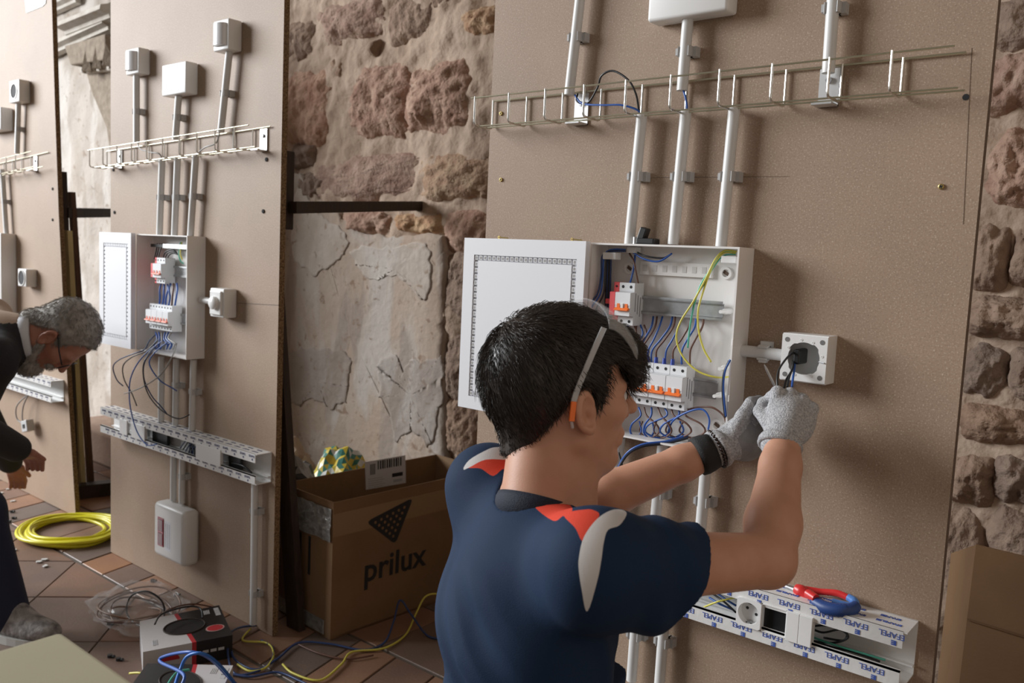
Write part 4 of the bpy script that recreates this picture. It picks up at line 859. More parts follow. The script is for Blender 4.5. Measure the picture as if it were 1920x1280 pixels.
# ---- pliers on the near trunking
pz = TZ1; t = thing('pliers', 'red and blue handled pliers lying on the near trunking', 'pliers', (P(1550, 1130, -.03).x, -.03, pz))
M_PR = mat('plier_red', (0.62, 0.03, 0.03), rough=0.35); M_PB = mat('plier_blue', (0.02, 0.06, 0.22), rough=0.45); M_PLB = mat('plier_light_blue', (0.10, 0.25, 0.62), rough=0.4)
Q = lambda px, py, Y: P(px, py, Y)
hd = Q(1503, 1112, -.03)
def lay(pts, rs, n=12): return B().tube(smooth_pts(pts, 6), sum([[rs[i] + (rs[i + 1] - rs[i]) * k / 6 for k in range(6)] for i in range(len(rs) - 1)], []) + [rs[-1]], n)
lay([Q(1472, 1098, -.025), Q(1492, 1106, -.026)], [.003, .0065]).build('jaw', M_STEEL, t, smooth='auto')
lay([Q(1492, 1103, -.028), Q(1502, 1108, -.03), Q(1516, 1118, -.032), Q(1528, 1124, -.035)], [.0085, .0115, .0105, .008]).build('pivot', M_PR, t, smooth='auto')
B().tube([(hd.x, hd.y, hd.z + .008), (hd.x, hd.y, hd.z + .0125)], .006, 16).build('pivot_bolt', M_STEEL, t)
lay([Q(1510, 1106, -.022), Q(1540, 1109, -.014), Q(1570, 1112, -.011), Q(1592, 1121, -.014)], [.0075, .0055, .006, .0055]).build('handle', M_PR, t, smooth='auto')
lay([Q(1590, 1119, -.014), Q(1601, 1126, -.017), Q(1606, 1133, -.020)], [.0062, .0070, .0055]).build('handle_end', M_PLB, t, smooth='auto')
lay([Q(1515, 1112, -.045), Q(1530, 1122, -.055)], [.0085, .0075]).build('handle', M_PR, t, smooth='auto')
gp = smooth_pts([Q(1525, 1126, -.050), Q(1548, 1139, -.060), Q(1575, 1144, -.060), Q(1596, 1142, -.050), Q(1606, 1135, -.038)], 8)
rs_ = [.0090 + .0022 * math.sin(math.pi * i / (len(gp) - 1)) + (.0009 if i % 2 else 0) * (1 if i < 20 else 0) for i in range(len(gp))]
B().tube(gp, rs_, 14).build('ribbed_grip', M_PB, t, smooth='auto')
lay([Q(1560, 1126, -.035), Q(1580, 1132, -.030), Q(1598, 1136, -.026)], [.0045, .0055, .0045]).build('inner_grip', M_PLB, t, smooth='auto')

# ---- dark wooden easel frames behind the middle and farthest boards
t = thing('easel_frame', 'dark wooden easel frame leaning behind the farthest board', 'frame', PF(165, 930))
B().beam(P(116, 322, .135), PF(140, 935), (.020, 0, 0), (0, .012, 0)).build('leg', M_WOODD, t)
B().beam(P(126, 432, .135), PF(153, 925), (.026, 0, 0), (0, .010, 0)).build('plank', M_WOODY, t)
B().beam(P(134, 360, .18), PF(171, 922), (.016, 0, 0), (0, .010, 0)).build('leg', M_WOODB, t)
B().beam(P(125, 399, .15), P(262, 399, .84), (.02, 0, 0), (0, 0, .021)).build('wall_batten', M_WOODD, t)
B().beam((-3.83, .2, .03), (-3.66, .82, .03), (.03, 0, 0), (0, 0, .03)).build('foot_beam', M_WOODD, t)
t = thing('easel_frame', 'dark wooden easel frame behind the middle board next to the cardboard box', 'frame', (-2.06, .06, 0))
a, c = P(541, 282, .06), P(541, 430, .06); B().bx(-2.20, P(552, 350, .085).x, .021, .085, c.z, a.z).build('upright_block', M_WOODD, t, bevel=.003)
a, c = P(527, 540, .036), P(549, 890, .062); sh = Vector((-.032, 0, 0)); e_ = c + (c - a) * (c.z / (a.z - c.z)); B().beam(a + sh, e_ + sh, (.03, 0, 0), (0, .012, 0)).build('leg', M_WOODD, t)
B().beam((-2.33, .05, .02), (-2.33, .05, 1.4), (.03, 0, 0), (0, .03, 0)).build('upright', M_WOODD, t)
B().beam(P(549, 389, .06), P(786, 386, .845), (.018, 0, 0), (0, 0, .0175)).build('wall_batten', M_WOODD, t)

# ================================================================== THINGS ON THE FLOOR
M_CARD = mat('cardboard', (0.235, 0.135, 0.065), rough=0.85, var=0.16, vscale=7, bump=0.06, bscale=200)
M_CARDIN = mat('cardboard_inside', (0.33, 0.21, 0.115), rough=0.9, var=0.1, vscale=8)
M_INK = mat('black_ink', (0.018, 0.018, 0.02), rough=0.6)
FLc = Vector((-1.925, .104, 0)); Lv = Vector((.06, .998, 0)).normalized(); Sv = Vector((-.985, .19, 0)).normalized(); Sv = Vector((-Lv.y, Lv.x, 0)); LL, SS, HH = .655, .275, .418; w = .005
box = thing('cardboard_box', 'open brown cardboard box with black triangle logo between the boards', 'box', FLc + Lv * LL / 2 + Sv * SS / 2)
Zv = Vector((0, 0, 1))
def wallp_(name, a, b, nin): B().obx((a + b) / 2 + Zv * HH / 2 + nin * w / 2, (b - a) / 2, nin * w / 2, Zv * HH / 2).build(name, M_CARD, box)
c0, c1, c2, c3 = FLc, FLc + Lv * LL, FLc + Lv * LL + Sv * SS, FLc + Sv * SS
B().obx((c0 + c1) / 2 + Zv * HH / 2 + Sv * w / 2, Lv * LL / 2, Sv * w / 2, Zv * HH / 2).build('front_panel', M_CARD, box)
B().obx((c3 + c2) / 2 + Zv * HH / 2 - Sv * w / 2, Lv * LL / 2, Sv * w / 2, Zv * HH / 2).build('back_panel', M_CARD, box)
B().obx((c0 + c3) / 2 + Zv * HH / 2 + Lv * w / 2, Sv * (SS / 2 - w), Lv * w / 2, Zv * HH / 2).build('side_panel', M_CARD, box)
B().obx((c1 + c2) / 2 + Zv * HH / 2 - Lv * w / 2, Sv * (SS / 2 - w), Lv * w / 2, Zv * HH / 2).build('side_panel', M_CARDIN, box)
B().obx((c0 + c2) / 2 + Zv * .004, Lv * LL / 2, Sv * SS / 2, Zv * .003).build('bottom_panel', M_CARD, box)
def onface(px, py, p0=FLc, n=Sv, off=-.0004):
    d = _ray(px, py); t_ = (p0 + n * off - CAM).dot(n) / d.dot(n); return CAM + d * t_
# logo: dotted triangle and word
tri = [onface(775, 932), onface(686, 978), onface(741, 1020)]; cen = (tri[0] + tri[1] + tri[2]) / 3
rt = []
for i in range(3):
    p, q, r = tri[i - 1], tri[i], tri[(i + 1) % 3]; rt += [q + (p - q) * .1, q + (p - q) * .03 + (r - q) * .03, q + (r - q) * .1]
lg = B().prism(rt, -Sv * .0004).build('logo_triangle', M_INK, box)
Aax, Bax = (tri[1] - tri[0]), (tri[2] - tri[0])
for i in range(1, 8):
    for j in range(1, 8):
        if i + j > 7: continue
        c = tri[0] + Aax * (i / 8.2 + .02) + Bax * (j / 8.2 + .02); B().cyl(c - Sv * .0003, c - Sv * .0009, .0048, 10).build('logo_dot', M_CARD, lg)
a, c = onface(682, 1072), onface(798, 1040); ex = (c - a).normalized(); wlen = (c - a).length
o = lettering('logo_word', 'prilux', 0.1, M_INK, box, (a + c) / 2 - Sv * .0003, ex, (Zv - ex * Zv.dot(ex)).normalized(), bold=.0016)
o.scale = (1, 1, 1); sx_ = wlen / max(o.dimensions.x, .01) if o.dimensions.x else 1
bpy.context.view_layer.update(); sx_ = wlen / max(o.dimensions.x, .01); o.matrix_local = o.matrix_local @ Matrix.Diagonal((sx_, sx_ * 1.0, 1, 1))
# shipping label on the inner back wall
def onback(px, py): return onface(px, py, FLc + Sv * (SS - w), Sv, -.0004)
lab = B().prism([onback(684, 866), onback(760, 853), onback(761, 905), onback(686, 918)], -Sv * .0004).build('shipping_label', mat('label_paper', (0.62, 0.62, 0.64), rough=0.6), box)
def labrect(x0, y0, x1, y1, m=M_INK, nm='label_bar'):
    f_ = lambda x, y: onback(x, y - (x - 684) * .17) - Sv * .0005
    B().prism([f_(x0, y0), f_(x1, y0), f_(x1, y1), f_(x0, y1)], -Sv * .0003).build(nm, m, lab)
for k in range(11): labrect(708 + k * 4.2, 868, 710 + k * 4.2 + (k * 7 % 3) * .5, 884)
for k in range(4): labrect(694 + k * 2.6, 872, 695.4 + k * 2.6, 892)
for k in range(5): labrect(690, 899 + k * 4, 716 + (k * 5 % 9), 900.2 + k * 4, mat('grey_print', (0.42, 0.43, 0.45)))
labrect(735, 896, 755, 903); labrect(737, 908, 754, 913, mat('grey_print', (0.42, 0.43, 0.45)))
# packing tape: dull band on the front, foil strips at the left face
M_TAPE = mat('clear_tape', (0.30, 0.19, 0.10), rough=0.25, spec=0.6); M_FOIL = mat('foil_tape', (0.52, 0.52, 0.50), rough=0.28, metal=0.55, bump=0.9, bscale=45, var=0.4, vscale=40)
B().prism([FLc + Zv * (HH - .035) - Sv * .0003, FLc + Lv * .6 + Zv * (HH - .035) - Sv * .0003, FLc + Lv * .6 + Zv * (HH - .105) - Sv * .0003, FLc + Zv * (HH - .105) - Sv * .0003], -Sv * .0003).build('tape_band', M_TAPE, box)
b = B(); n = 14; m_ = 8
for i in range(n + 1):
    for j in range(m_ + 1):
        s = SS * (.02 + .96 * i / n); z = HH - .02 - .10 * j / m_ + .006 * noise.noise(Vector((i * .7, j * .7, 2))); b.v.append(tuple(FLc + Sv * s + Zv * z - Lv * (.003 + .006 * abs(noise.noise(Vector((i * .9, j * .9, 5)))))))
for i in range(n):
    for j in range(m_): q = i * (m_ + 1) + j; b.f.append((q, q + 1, q + m_ + 2, q + m_ + 1))
o = b.build('foil_tape', M_FOIL, box, fixn=False); md = o.modifiers.new('s', 'SOLIDIFY'); md.thickness = .001
B().obx(FLc + Sv * SS * .55 - Lv * .002 + Zv * .03, Sv * SS * .44, Lv * .001, Zv * .022).build('foil_tape', M_FOIL, box)
for k in range(2): B().obx(FLc + Sv * (SS * (.42 + .18 * k)) - Lv * .0005 + Zv * (HH - .19), Sv * .006, Lv * .0004, Zv * .06).build('side_print', M_INK, box)
lettering('side_word', 'FRAGILE', .03, M_INK, box, FLc + Sv * SS * .5 - Lv * .0006 + Zv * (HH - .27), -Sv, Zv) if False else None

# crumpled bags behind the box
def crumple(name, label, cat, c, r, mats, seed, sc=9):
    bm = bmesh.new(); bmesh.ops.create_icosphere(bm, subdivisions=4, radius=1)
    for v in bm.verts:
        d = v.co.copy(); k = 1 + .28 * noise.fractal(d * 1.6 + Vector((seed, 0, 0)), .9, 2, 4) + .10 * abs(noise.noise(d * sc * .6 + Vector((0, seed, 0)))); v.co = Vector((d.x * r[0] * k, d.y * r[1] * k, max(d.z * r[2] * k, -c[2])))
    me = bpy.data.meshes.new(name); bm.to_mesh(me); bm.free()
    for m in mats: me.materials.append(m)
    if len(mats) > 1:
        for f in me.polygons: f.material_index = int(abs(noise.noise(f.center * 14 + Vector((seed, 1, 2)))) * 9) % len(mats)
    o = bpy.data.objects.new(name, me); COL.objects.link(o); o.location = c; return tag(o, label, cat)
M_BAGG = mat('grey_bag', (0.30, 0.30, 0.29), rough=0.5, var=0.3, vscale=20); M_BAGK = mat('black_bag', (0.02, 0.02, 0.022), rough=0.4)
crumple('rubbish_bag', 'grey and black crumpled bag behind the cardboard box beside the middle board', 'bag', Vector((-2.50, .33, .18)), (.15, .14, .21), (M_BAGG, M_BAGG, M_BAGK), 3)
crumple('plastic_packet', 'crumpled yellow and green plastic packet behind the cardboard box', 'packet', Vector((-2.56, .66, .19)), (.13, .11, .18), (mat('packet_yellow', (0.55, 0.42, 0.05), rough=.35), mat('packet_green', (0.05, 0.20, 0.16), rough=.35), mat('packet_white', (0.6, 0.6, 0.56), rough=.35)), 8)
crumple('paper_sack', 'crumpled beige paper sack behind the cardboard box under the plaster', 'sack', Vector((-2.90, .62, .18)), (.13, .13, .18), (mat('sack_beige', (0.40, 0.30, 0.22), rough=.8),), 15)

# yellow cable coil on the floor
M_COIL = mat('yellow_cable', (0.72, 0.66, 0.02), rough=0.35)
cc = Vector((-3.375, -.005, 0)); pts = []; rg = random.Random(4); turns = 13
offs = [(rg.uniform(-.016, .016), rg.uniform(-.016, .016), .135 + .075 * ((k * 5) % turns) / turns, .007 + .0033 * (k % 6)) for k in range(turns + 1)]
for k in range(turns):
    a0, a1 = offs[k], offs[k + 1]
    for i in range(36):
        t_ = i / 36; an = 2 * math.pi * t_; o_ = [a0[j] + (a1[j] - a0[j]) * t_ for j in range(4)]
        pts.append((cc.x + o_[0] + o_[2] * math.cos(an) * 1.03, cc.y + o_[1] + o_[2] * math.sin(an) * .92, o_[3] + .003 * math.sin(3 * an + k)))
tag(B().tube(pts, .0068, 8).build('cable_coil', M_COIL, loc=cc, smooth=True, fixn=False), 'bright yellow cable coil on the floor between two boards', 'cable coil')

# reel boxes
M_RBW = mat('reel_box_white', (0.60, 0.58, 0.58), rough=0.5); M_RBK = mat('reel_box_black', (0.014, 0.013, 0.014), rough=0.35); M_RBR = mat('reel_box_red', (0.50, 0.03, 0.04), rough=0.45)
def reel_box(label, corners, h, split, wfirst=True, z0=0.0, hole=True, word=None):
    # corners: four floor points of the top face (near-left, near-right, far-right, far-left) at height h
    t = thing('reel_box', label, 'box', ((corners[0] + corners[2]) / 2).xy.to_3d() + Vector((0, 0, z0))); A, Bc, C, D_ = [Vector((p.x, p.y, 0)) for p in corners]
    lerp4 = lambda u, v: (A.lerp(Bc, u)).lerp(D_.lerp(C, u), v)
    ma, mb_ = (M_RBW, M_RBK) if wfirst else (M_RBK, M_RBW)
    for nm, u0, u1, m in (('white_half' if wfirst else 'black_half', 0, split - .025, ma), ('red_stripe', split - .025, split + .025, M_RBR), ('black_half' if wfirst else 'white_half', split + .025, 1, mb_)):
        B().prism([lerp4(u0 + (.06 if u0 else 0), 0) + Zv * z0, lerp4(u1 + (.06 if u1 < 1 else 0), 0) + Zv * z0, lerp4(u1 - (.06 if u1 < 1 else 0), 1) + Zv * z0, lerp4(u0 - (.06 if u0 else 0), 1) + Zv * z0], (0, 0, h - z0)).build(nm, m, t)
    ctr = lerp4(.5, .52); r0 = (Bc - A).length * .20; e1 = (Bc - A).normalized(); e2 = (D_ - A).normalized()
    if hole:
        B().prism([ctr + Zv * (h + .0002) + e1 * r0 * 1.2 * math.cos(a_) + e2 * r0 * math.sin(a_) * 1.05 for a_ in [2 * math.pi * k / 28 for k in range(28)]], (0, 0, .0006)).build('reel_hole', mat('hole_dark', (0.012, 0.008, 0.007), rough=0.9), t)
        B().tube([ctr + Zv * (h + .001) + e1 * r0 * 1.2 * math.cos(a_) + e2 * r0 * math.sin(a_) * 1.05 for a_ in [2 * math.pi * k / 28 for k in range(28)]], .0022, 5, closed=True).build('hole_rim', mat('card_dark', (0.04, 0.03, 0.025), rough=.8), t)
    c = lerp4(.84, .30) + Zv * (h + .0004); B().prism([c + e1 * .026 * math.cos(a_) + e2 * .022 * math.sin(a_) for a_ in [2 * math.pi * k / 24 for k in range(24)]], (0, 0, .0006)).build('round_badge', mat('badge_ring', (0.55, 0.35, 0.33), rough=.4), t)
    c = c + Zv * .0006; B().prism([c + e1 * .022 * math.cos(a_) + e2 * .0185 * math.sin(a_) for a_ in [2 * math.pi * k / 24 for k in range(24)]], (0, 0, .0004)).build('badge_fill', M_RBR, t)
    M_WI = mat('white_ink', (0.55, 0.55, 0.55), rough=.5)
    for k in range(4): c = lerp4(.78 + .02 * k, .84) + Zv * (h + .0005); B().obx(c, e2 * .014, e1 * .0014, Zv * .0003).build('print_line', M_WI, t)
    for k in range(3): c = lerp4(.94, .72 + k * .08) + Zv * (h + .0005); B().obx(c, e2 * .010, e1 * .007, Zv * .0003).build('print_block', M_WI, t)
    for k in range(3): c = lerp4(.12 + .02 * k, .2) + Zv * (h + .0005); B().obx(c, e2 * .016, e1 * .0014, Zv * .0003).build('print_line', mat('grey_print', (0.42, 0.43, 0.45)), t)
    nrm = e1.cross(Zv) if (e1.cross(Zv)).dot(CAM - A) > 0 else -e1.cross(Zv)
    c = lerp4(.28, 0) + nrm * .0004 + Zv * (h * .42); B().prism([c + e1 * .028 * math.cos(a_) + Zv * .020 * math.sin(a_) for a_ in [math.pi * k / 14 for k in range(15)]], nrm * .0005).build('side_badge', M_RBR, t)
    for k in range(4): c = lerp4(.6 + .09 * k, 0) + nrm * .0004 + Zv * (h * .5); B().obx(c, e1 * .008, Zv * .004, nrm * .0004).build('side_print', M_WI, t)
    return t
h1 = .066
reel_box('white and black wire reel box with a round hole below the middle board', [PF(268, 1222, h1), PF(436, 1190, h1), PF(411, 1134, h1), PF(262, 1164, h1)], h1, .5)
h2 = .06
reel_box('clear wrapped reel box with white top at the lower edge of the picture', [PF(235, 1300, h2), PF(400, 1330, h2), PF(437, 1247, h2), PF(276, 1243, h2)], h2, .62, wfirst=False)

# clear bag with a brown wire coil
cb = PF(258, 1155); rg = random.Random(9)
for k in range(5):
    r = .075 + .012 * k; c = cb + Vector((rg.uniform(-.02, .02), rg.uniform(-.02, .02), .006 + .008 * k))
    tag(B().tube([c + Vector((r * math.cos(a_) * 1.15, r * math.sin(a_) * .9, .01 * math.sin(2 * a_ + k))) for a_ in [2 * math.pi * i / 30 for i in range(30)]], .0028, 6, closed=True).build('wire_coil', M_BROWN if k % 2 else mat('wire_copper', (0.20, 0.10, 0.05), rough=.4), loc=c, smooth=True), 'brown wire loop of the small coil in the clear bag left of the reel box', 'wire', 'brown wire loops in the clear bag')
pts = smooth_pts([PF(238, 1150, .03), PF(245, 1118, .09), PF(275, 1108, .12), PF(302, 1125, .10), PF(308, 1150, .06), PF(295, 1175, .04), PF(260, 1172, .02)], 8, True)
tag(B().tube(pts, .0026, 6, closed=True).build('wire', M_BLK, loc=pts[0], smooth=True), 'thin black wire ring standing over the coil left of the reel box', 'wire')
wire('black wire running from the coil over the reel box', [PF(290, 1170, .095), PF(305, 1150, .10), PF(350, 1137, .10), PF(375, 1140, .095), PF(380, 1158, .088)], .0026, M_BLK)
wire('brown wire from the coil to the board behind the reel box', [PF(285, 1166, .05), PF(318, 1142, .08), PF(360, 1132, .07), PF(400, 1138, .04)], .0024, M_BROWN)
bg_ = crumple('clear_bag', 'crumpled clear plastic bag around the brown wire coil on the floor', 'bag', Vector((cb.x, cb.y, .03)), (.16, .13, .05), (mat('clear_film', (0.8, 0.8, 0.8), rough=0.12, alpha=0.16, spec=0.8),), 21, 14)
# loose wires on the floor (each a thing)
fz = .006
def fw(label, pts, m, r=.0032): return wire(label, [PF(x, y, z) for x, y, z in pts], r, m, 'loose wires on the floor', 8)
fw('bright blue cable arching over the front reel box', [(330, 1300, .12), (345, 1265, .15), (300, 1240, .12), (315, 1228, .14), (360, 1222, .18), (395, 1235, .15), (425, 1265, .08), (450, 1290, .03)], M_BLUE, .0042)
fw('second bright blue cable arching over the front reel box', [(325, 1295, .12), (338, 1255, .14), (352, 1230, .17), (380, 1225, .18), (410, 1245, .13), (440, 1280, .05)], mat('wire_bright_blue', (0.03, 0.16, 0.55), rough=.4), .0042)
fw('teal cable beside the bright blue cables on the front reel box', [(310, 1290, .10), (330, 1262, .09), (355, 1255, .085)], M_TEAL)
fw('yellow and green wire curving past the cardboard box', [(850, 1172, fz), (838, 1185, fz), (842, 1140, .05), (825, 1115, .07), (798, 1118, .07), (780, 1150, .03), (760, 1190, fz), (720, 1215, fz), (660, 1222, fz), (640, 1245, fz), (600, 1275, fz), (550, 1262, fz), (530, 1245, fz)], M_YEL)
fw('dark blue wire crossing the floor in front of the cardboard box', [(830, 1198, fz), (800, 1190, fz), (770, 1150, .04), (750, 1125, .07), (738, 1165, .04), (720, 1205, fz), (680, 1218, fz), (620, 1207, fz), (560, 1205, fz), (520, 1235, fz), (480, 1255, fz), (440, 1235, .01), (432, 1200, .03)], M_DBLUE)
fw('yellow wire loop on the floor below the long conduit', [(470, 1178, fz), (455, 1200, fz), (500, 1205, fz), (513, 1225, fz), (500, 1250, fz), (470, 1258, fz), (445, 1245, fz)], M_YEL)
fw('grey blue wire loop below the long conduit', [(490, 1200, fz), (512, 1215, fz), (505, 1245, fz), (470, 1262, fz), (440, 1262, fz), (428, 1230, .02), (430, 1190, .04), (450, 1176, .02), (485, 1172, fz)], M_DBLUE)
fw('yellow wire at the bottom edge beside the table corner', [(243, 1262, .03), (265, 1262, .04), (290, 1275, .03), (310, 1300, fz)], M_YEL)
fw('blue wire lying along the bottom edge right of the reel boxes', [(430, 1262, fz), (470, 1268, fz), (520, 1260, fz), (560, 1275, fz), (590, 1290, fz)], M_DBLUE)
fw('brown wire on the floor in front of the cardboard box', [(560, 1208, fz), (600, 1225, fz), (650, 1235, fz), (700, 1228, fz)], M_BROWN, .0025)
# scraps
rg = random.Random(11); M_CHIP = mat('chip_white', (0.6, 0.6, 0.58), rough=.4)
for i, q in enumerate(((26, 1032), (72, 1054), (84, 1050), (85, 1062), (3, 925), (25, 940), (15, 918))):
    c = PF(*q); tag(B().prism([c + Vector((.014 * rg.uniform(.4, 1) * math.cos(a_), .014 * rg.uniform(.4, 1) * math.sin(a_), .001)) for a_ in [2 * math.pi * k / 7 for k in range(7)]], (0, 0, .004)).build('plastic_scrap', M_CHIP, loc=c, bevel=.001), 'small white plastic scrap on the tiles near the yellow coil', 'scrap', 'white scraps on the floor')
for i, q in enumerate(((286, 1090), (330, 1116), (5, 958), (8, 970), (22, 960), (3, 968), (25, 972), (15, 978), (205, 1170), (206, 1232), (222, 1238))):
    c = PF(*q); o = B().cyl(c + Zv * .001, c + Vector((.014, .006, .006)), .004, 8); o.cyl(c, c + Zv * .008, .007, 8); tag(o.build('scrap_clip', M_BLACK, loc=c), 'small black offcut on the tiles', 'scrap', 'black offcuts on the floor')
# white plank end behind the yellow coil and dark step behind
a, c = PF(192, 925, .03), PF(212, 940, .03); tag(B().beam(a + Vector((-.05, .12, 0)), c, (.02, 0, 0), (0, 0, .012)).build('white_offcut', mat('white_lacquer', (0.75, 0.76, 0.78), rough=.3), loc=c, bevel=.002), 'white board offcut on the floor behind the yellow coil', 'offcut')
tag(B().bx(-4.75, -3.95, .55, .83, .002, .17).build('stone_step', mat('pink_step', (0.36, 0.25, 0.185), rough=.9, col2=(.28, .19, .14), vscale=9, bump=.3, bscale=50), loc=(-4.35, .7, 0), bevel=.012), 'low pinkish stone ledge at the foot of the plastered wall', 'ledge')

# table corner in the foreground
tb = thing('table', 'cream table top whose corner fills the lower left of the picture', 'table', (-.58, -1.35, 0)); M_TBL = mat('cream_laminate', (0.40, 0.37, 0.25), rough=0.45, var=.06, vscale=6)
zt = .72; B().bx(-.951, -.22, -1.72, -1.076, zt - .022, zt).build('table_top', M_TBL, tb, bevel=.006, seg=3)
for x_ in (-.90, -.27):
    for y_ in (-1.67, -1.13): B().cyl((x_, y_, 0), (x_, y_, zt - .02), .016, 14).build('leg', M_BLACK, tb, smooth='auto')
# flattened cardboard box standing by the right wall
cr = thing('cardboard_sheet', 'dark brown folded cardboard box leaning by the wall at the lower right corner', 'cardboard', (-.1, .45, 0))
a, c = P(1818, 1034, .42), P(1990, 1060, .42)
B().prism([Vector((a.x, .42, .0)), Vector((c.x + .3, .34, .0)), Vector((c.x + .3, .40, c.z + .0)), Vector((a.x, .48, a.z))], (0, .006, 0)).build('front_panel', M_CARD, cr)
B().prism([Vector((a.x, .421, .0)), Vector((a.x, .481, a.z)), Vector((a.x - .09, .72, a.z - .10)), Vector((a.x - .09, .70, 0))], (0.006, 0.003, 0)).build('side_panel', M_CARD, cr)
B().prism([Vector((a.x + .001, .4165 + .045, a.z * .75)), Vector((c.x + .3, .335 + .045, c.z * .75)), Vector((c.x + .3, .336 + .045, c.z * .75 - .004)), Vector((a.x + .001, .4155 + .045, a.z * .75 - .004))], (0, .001, 0)).build('fold_line', mat('card_crease', (0.15, 0.085, 0.04), rough=.9), cr)

# ================================================================== PEOPLE: implicit surfaces meshed once
V3 = lambda p: np.array([p[0], p[1], p[2]], np.float32)
class Field:
    def __init__(s, lo, hi, h):
        s.h = h; s.lo = np.array(lo, np.float32); s.n = np.ceil((np.array(hi) - np.array(lo)) / h).astype(int) + 1
        s.d = np.full(s.n, 0.5, np.float32)
    def _box(s, lo, hi):
        a = np.clip(np.floor((np.array(lo) - s.lo) / s.h).astype(int), 0, s.n); b = np.clip(np.ceil((np.array(hi) - s.lo) / s.h).astype(int) + 1, 0, s.n)
        if np.any(b <= a): return None, None
        sl = tuple(slice(a[i], b[i]) for i in range(3))
        g = np.meshgrid(*[s.lo[i] + s.h * np.arange(a[i], b[i], dtype=np.float32) for i in range(3)], indexing='ij', sparse=True)
        return sl, g
    def op(s, fn, lo, hi, k=0.01, mode='u'):
        m = 0.03 + k; sl, g = s._box(np.array(lo) - m, np.array(hi) + m)
        if sl is None: return s
        e = fn(*g).astype(np.float32); d = s.d[sl]
        if mode == 'u': h_ = np.maximum(k - np.abs(d - e), 0) / k; s.d[sl] = np.minimum(d, e) - h_ * h_ * k * .25
        elif mode == 's': e = -e; h_ = np.maximum(k - np.abs(d - e), 0) / k; s.d[sl] = np.maximum(d, e) + h_ * h_ * k * .25
        return s
    def cap(s, a, b, ra, rb, k=0.01, mode='u'):
        a, b = V3(a), V3(b); ab = b - a; L2 = max(float(ab @ ab), 1e-9); r = max(ra, rb)
        def fn(X, Y, Z):
            t = np.clip(((X - a[0]) * ab[0] + (Y - a[1]) * ab[1] + (Z - a[2]) * ab[2]) / L2, 0, 1)
            return np.sqrt((X - a[0] - t * ab[0]) ** 2 + (Y - a[1] - t * ab[1]) ** 2 + (Z - a[2] - t * ab[2]) ** 2) - (ra + (rb - ra) * t)
        return s.op(fn, np.minimum(a, b) - r, np.maximum(a, b) + r, k, mode)
    def ell(s, c, rad, ax=((1, 0, 0), (0, 1, 0), (0, 0, 1)), k=0.01, mode='u'):
        c = V3(c); A = [V3(a) for a in ax]; R = max(rad)
        def fn(X, Y, Z):
            q = [((X - c[0]) * a[0] + (Y - c[1]) * a[1] + (Z - c[2]) * a[2]) / r for a, r in zip(A, rad)]
            k0 = np.sqrt(q[0] ** 2 + q[1] ** 2 + q[2] ** 2); k1 = np.sqrt(sum((qq / r) ** 2 for qq, r in zip(q, rad)))
            return k0 * (k0 - 1) / np.maximum(k1, 1e-6)
        return s.op(fn, c - R, c + R, k, mode)
    def mesh(s):
        d = s.d; n = d.shape; sg = d < 0
        c = [sg[i:n[0] - 1 + i, j:n[1] - 1 + j, l:n[2] - 1 + l] for i in (0, 1) for j in (0, 1) for l in (0, 1)]
        al = np.logical_and.reduce(c); an = np.logical_or.reduce(c); act = an & ~al; idx = np.argwhere(act); cid = np.full(act.shape, -1, np.int64); cid[act] = np.arange(len(idx))
        acc = np.zeros((len(idx), 3), np.float32); cnt = np.zeros(len(idx), np.float32)
        offs = [(i, j, l) for i in (0, 1) for j in (0, 1) for l in (0, 1)]
        for a in range(8):
            for ax in range(3):
                if offs[a][ax]: continue
                o1 = offs[a]; o2 = list(o1); o2[ax] = 1
                v1 = d[idx[:, 0] + o1[0], idx[:, 1] + o1[1], idx[:, 2] + o1[2]]; v2 = d[idx[:, 0] + o2[0], idx[:, 1] + o2[1], idx[:, 2] + o2[2]]
                m = (v1 < 0) != (v2 < 0); t = np.where(m, v1 / np.where(m, v1 - v2, 1), 0)
                p = np.array(o1, np.float32)[None].repeat(len(idx), 0); p[:, ax] += t; acc[m] += p[m]; cnt[m] += 1
        V = (idx + acc / np.maximum(cnt, 1)[:, None]) * s.h + s.lo; Fc = []
        for ax in range(3):
            b_, c_ = [(1, 2), (2, 0), (0, 1)][ax]
            s1 = [slice(None)] * 3; s2 = [slice(None)] * 3; s1[ax] = slice(0, -1); s2[ax] = slice(1, None); A, B_ = sg[tuple(s1)], sg[tuple(s2)]
            e = np.argwhere(A != B_); e = e[(e[:, b_] > 0) & (e[:, c_] > 0) & (e[:, b_] < n[b_] - 1) & (e[:, c_] < n[c_] - 1)]
            q = []
            for db, dc in ((0, 0), (1, 0), (1, 1), (0, 1)):
                f = e.copy(); f[:, b_] -= db; f[:, c_] -= dc; q.append(cid[f[:, 0], f[:, 1], f[:, 2]])
            q = np.stack(q, 1); ins = A[e[:, 0], e[:, 1], e[:, 2]]; q[~ins] = q[~ins][:, ::-1]; Fc.append(q)
        return V, np.concatenate(Fc)
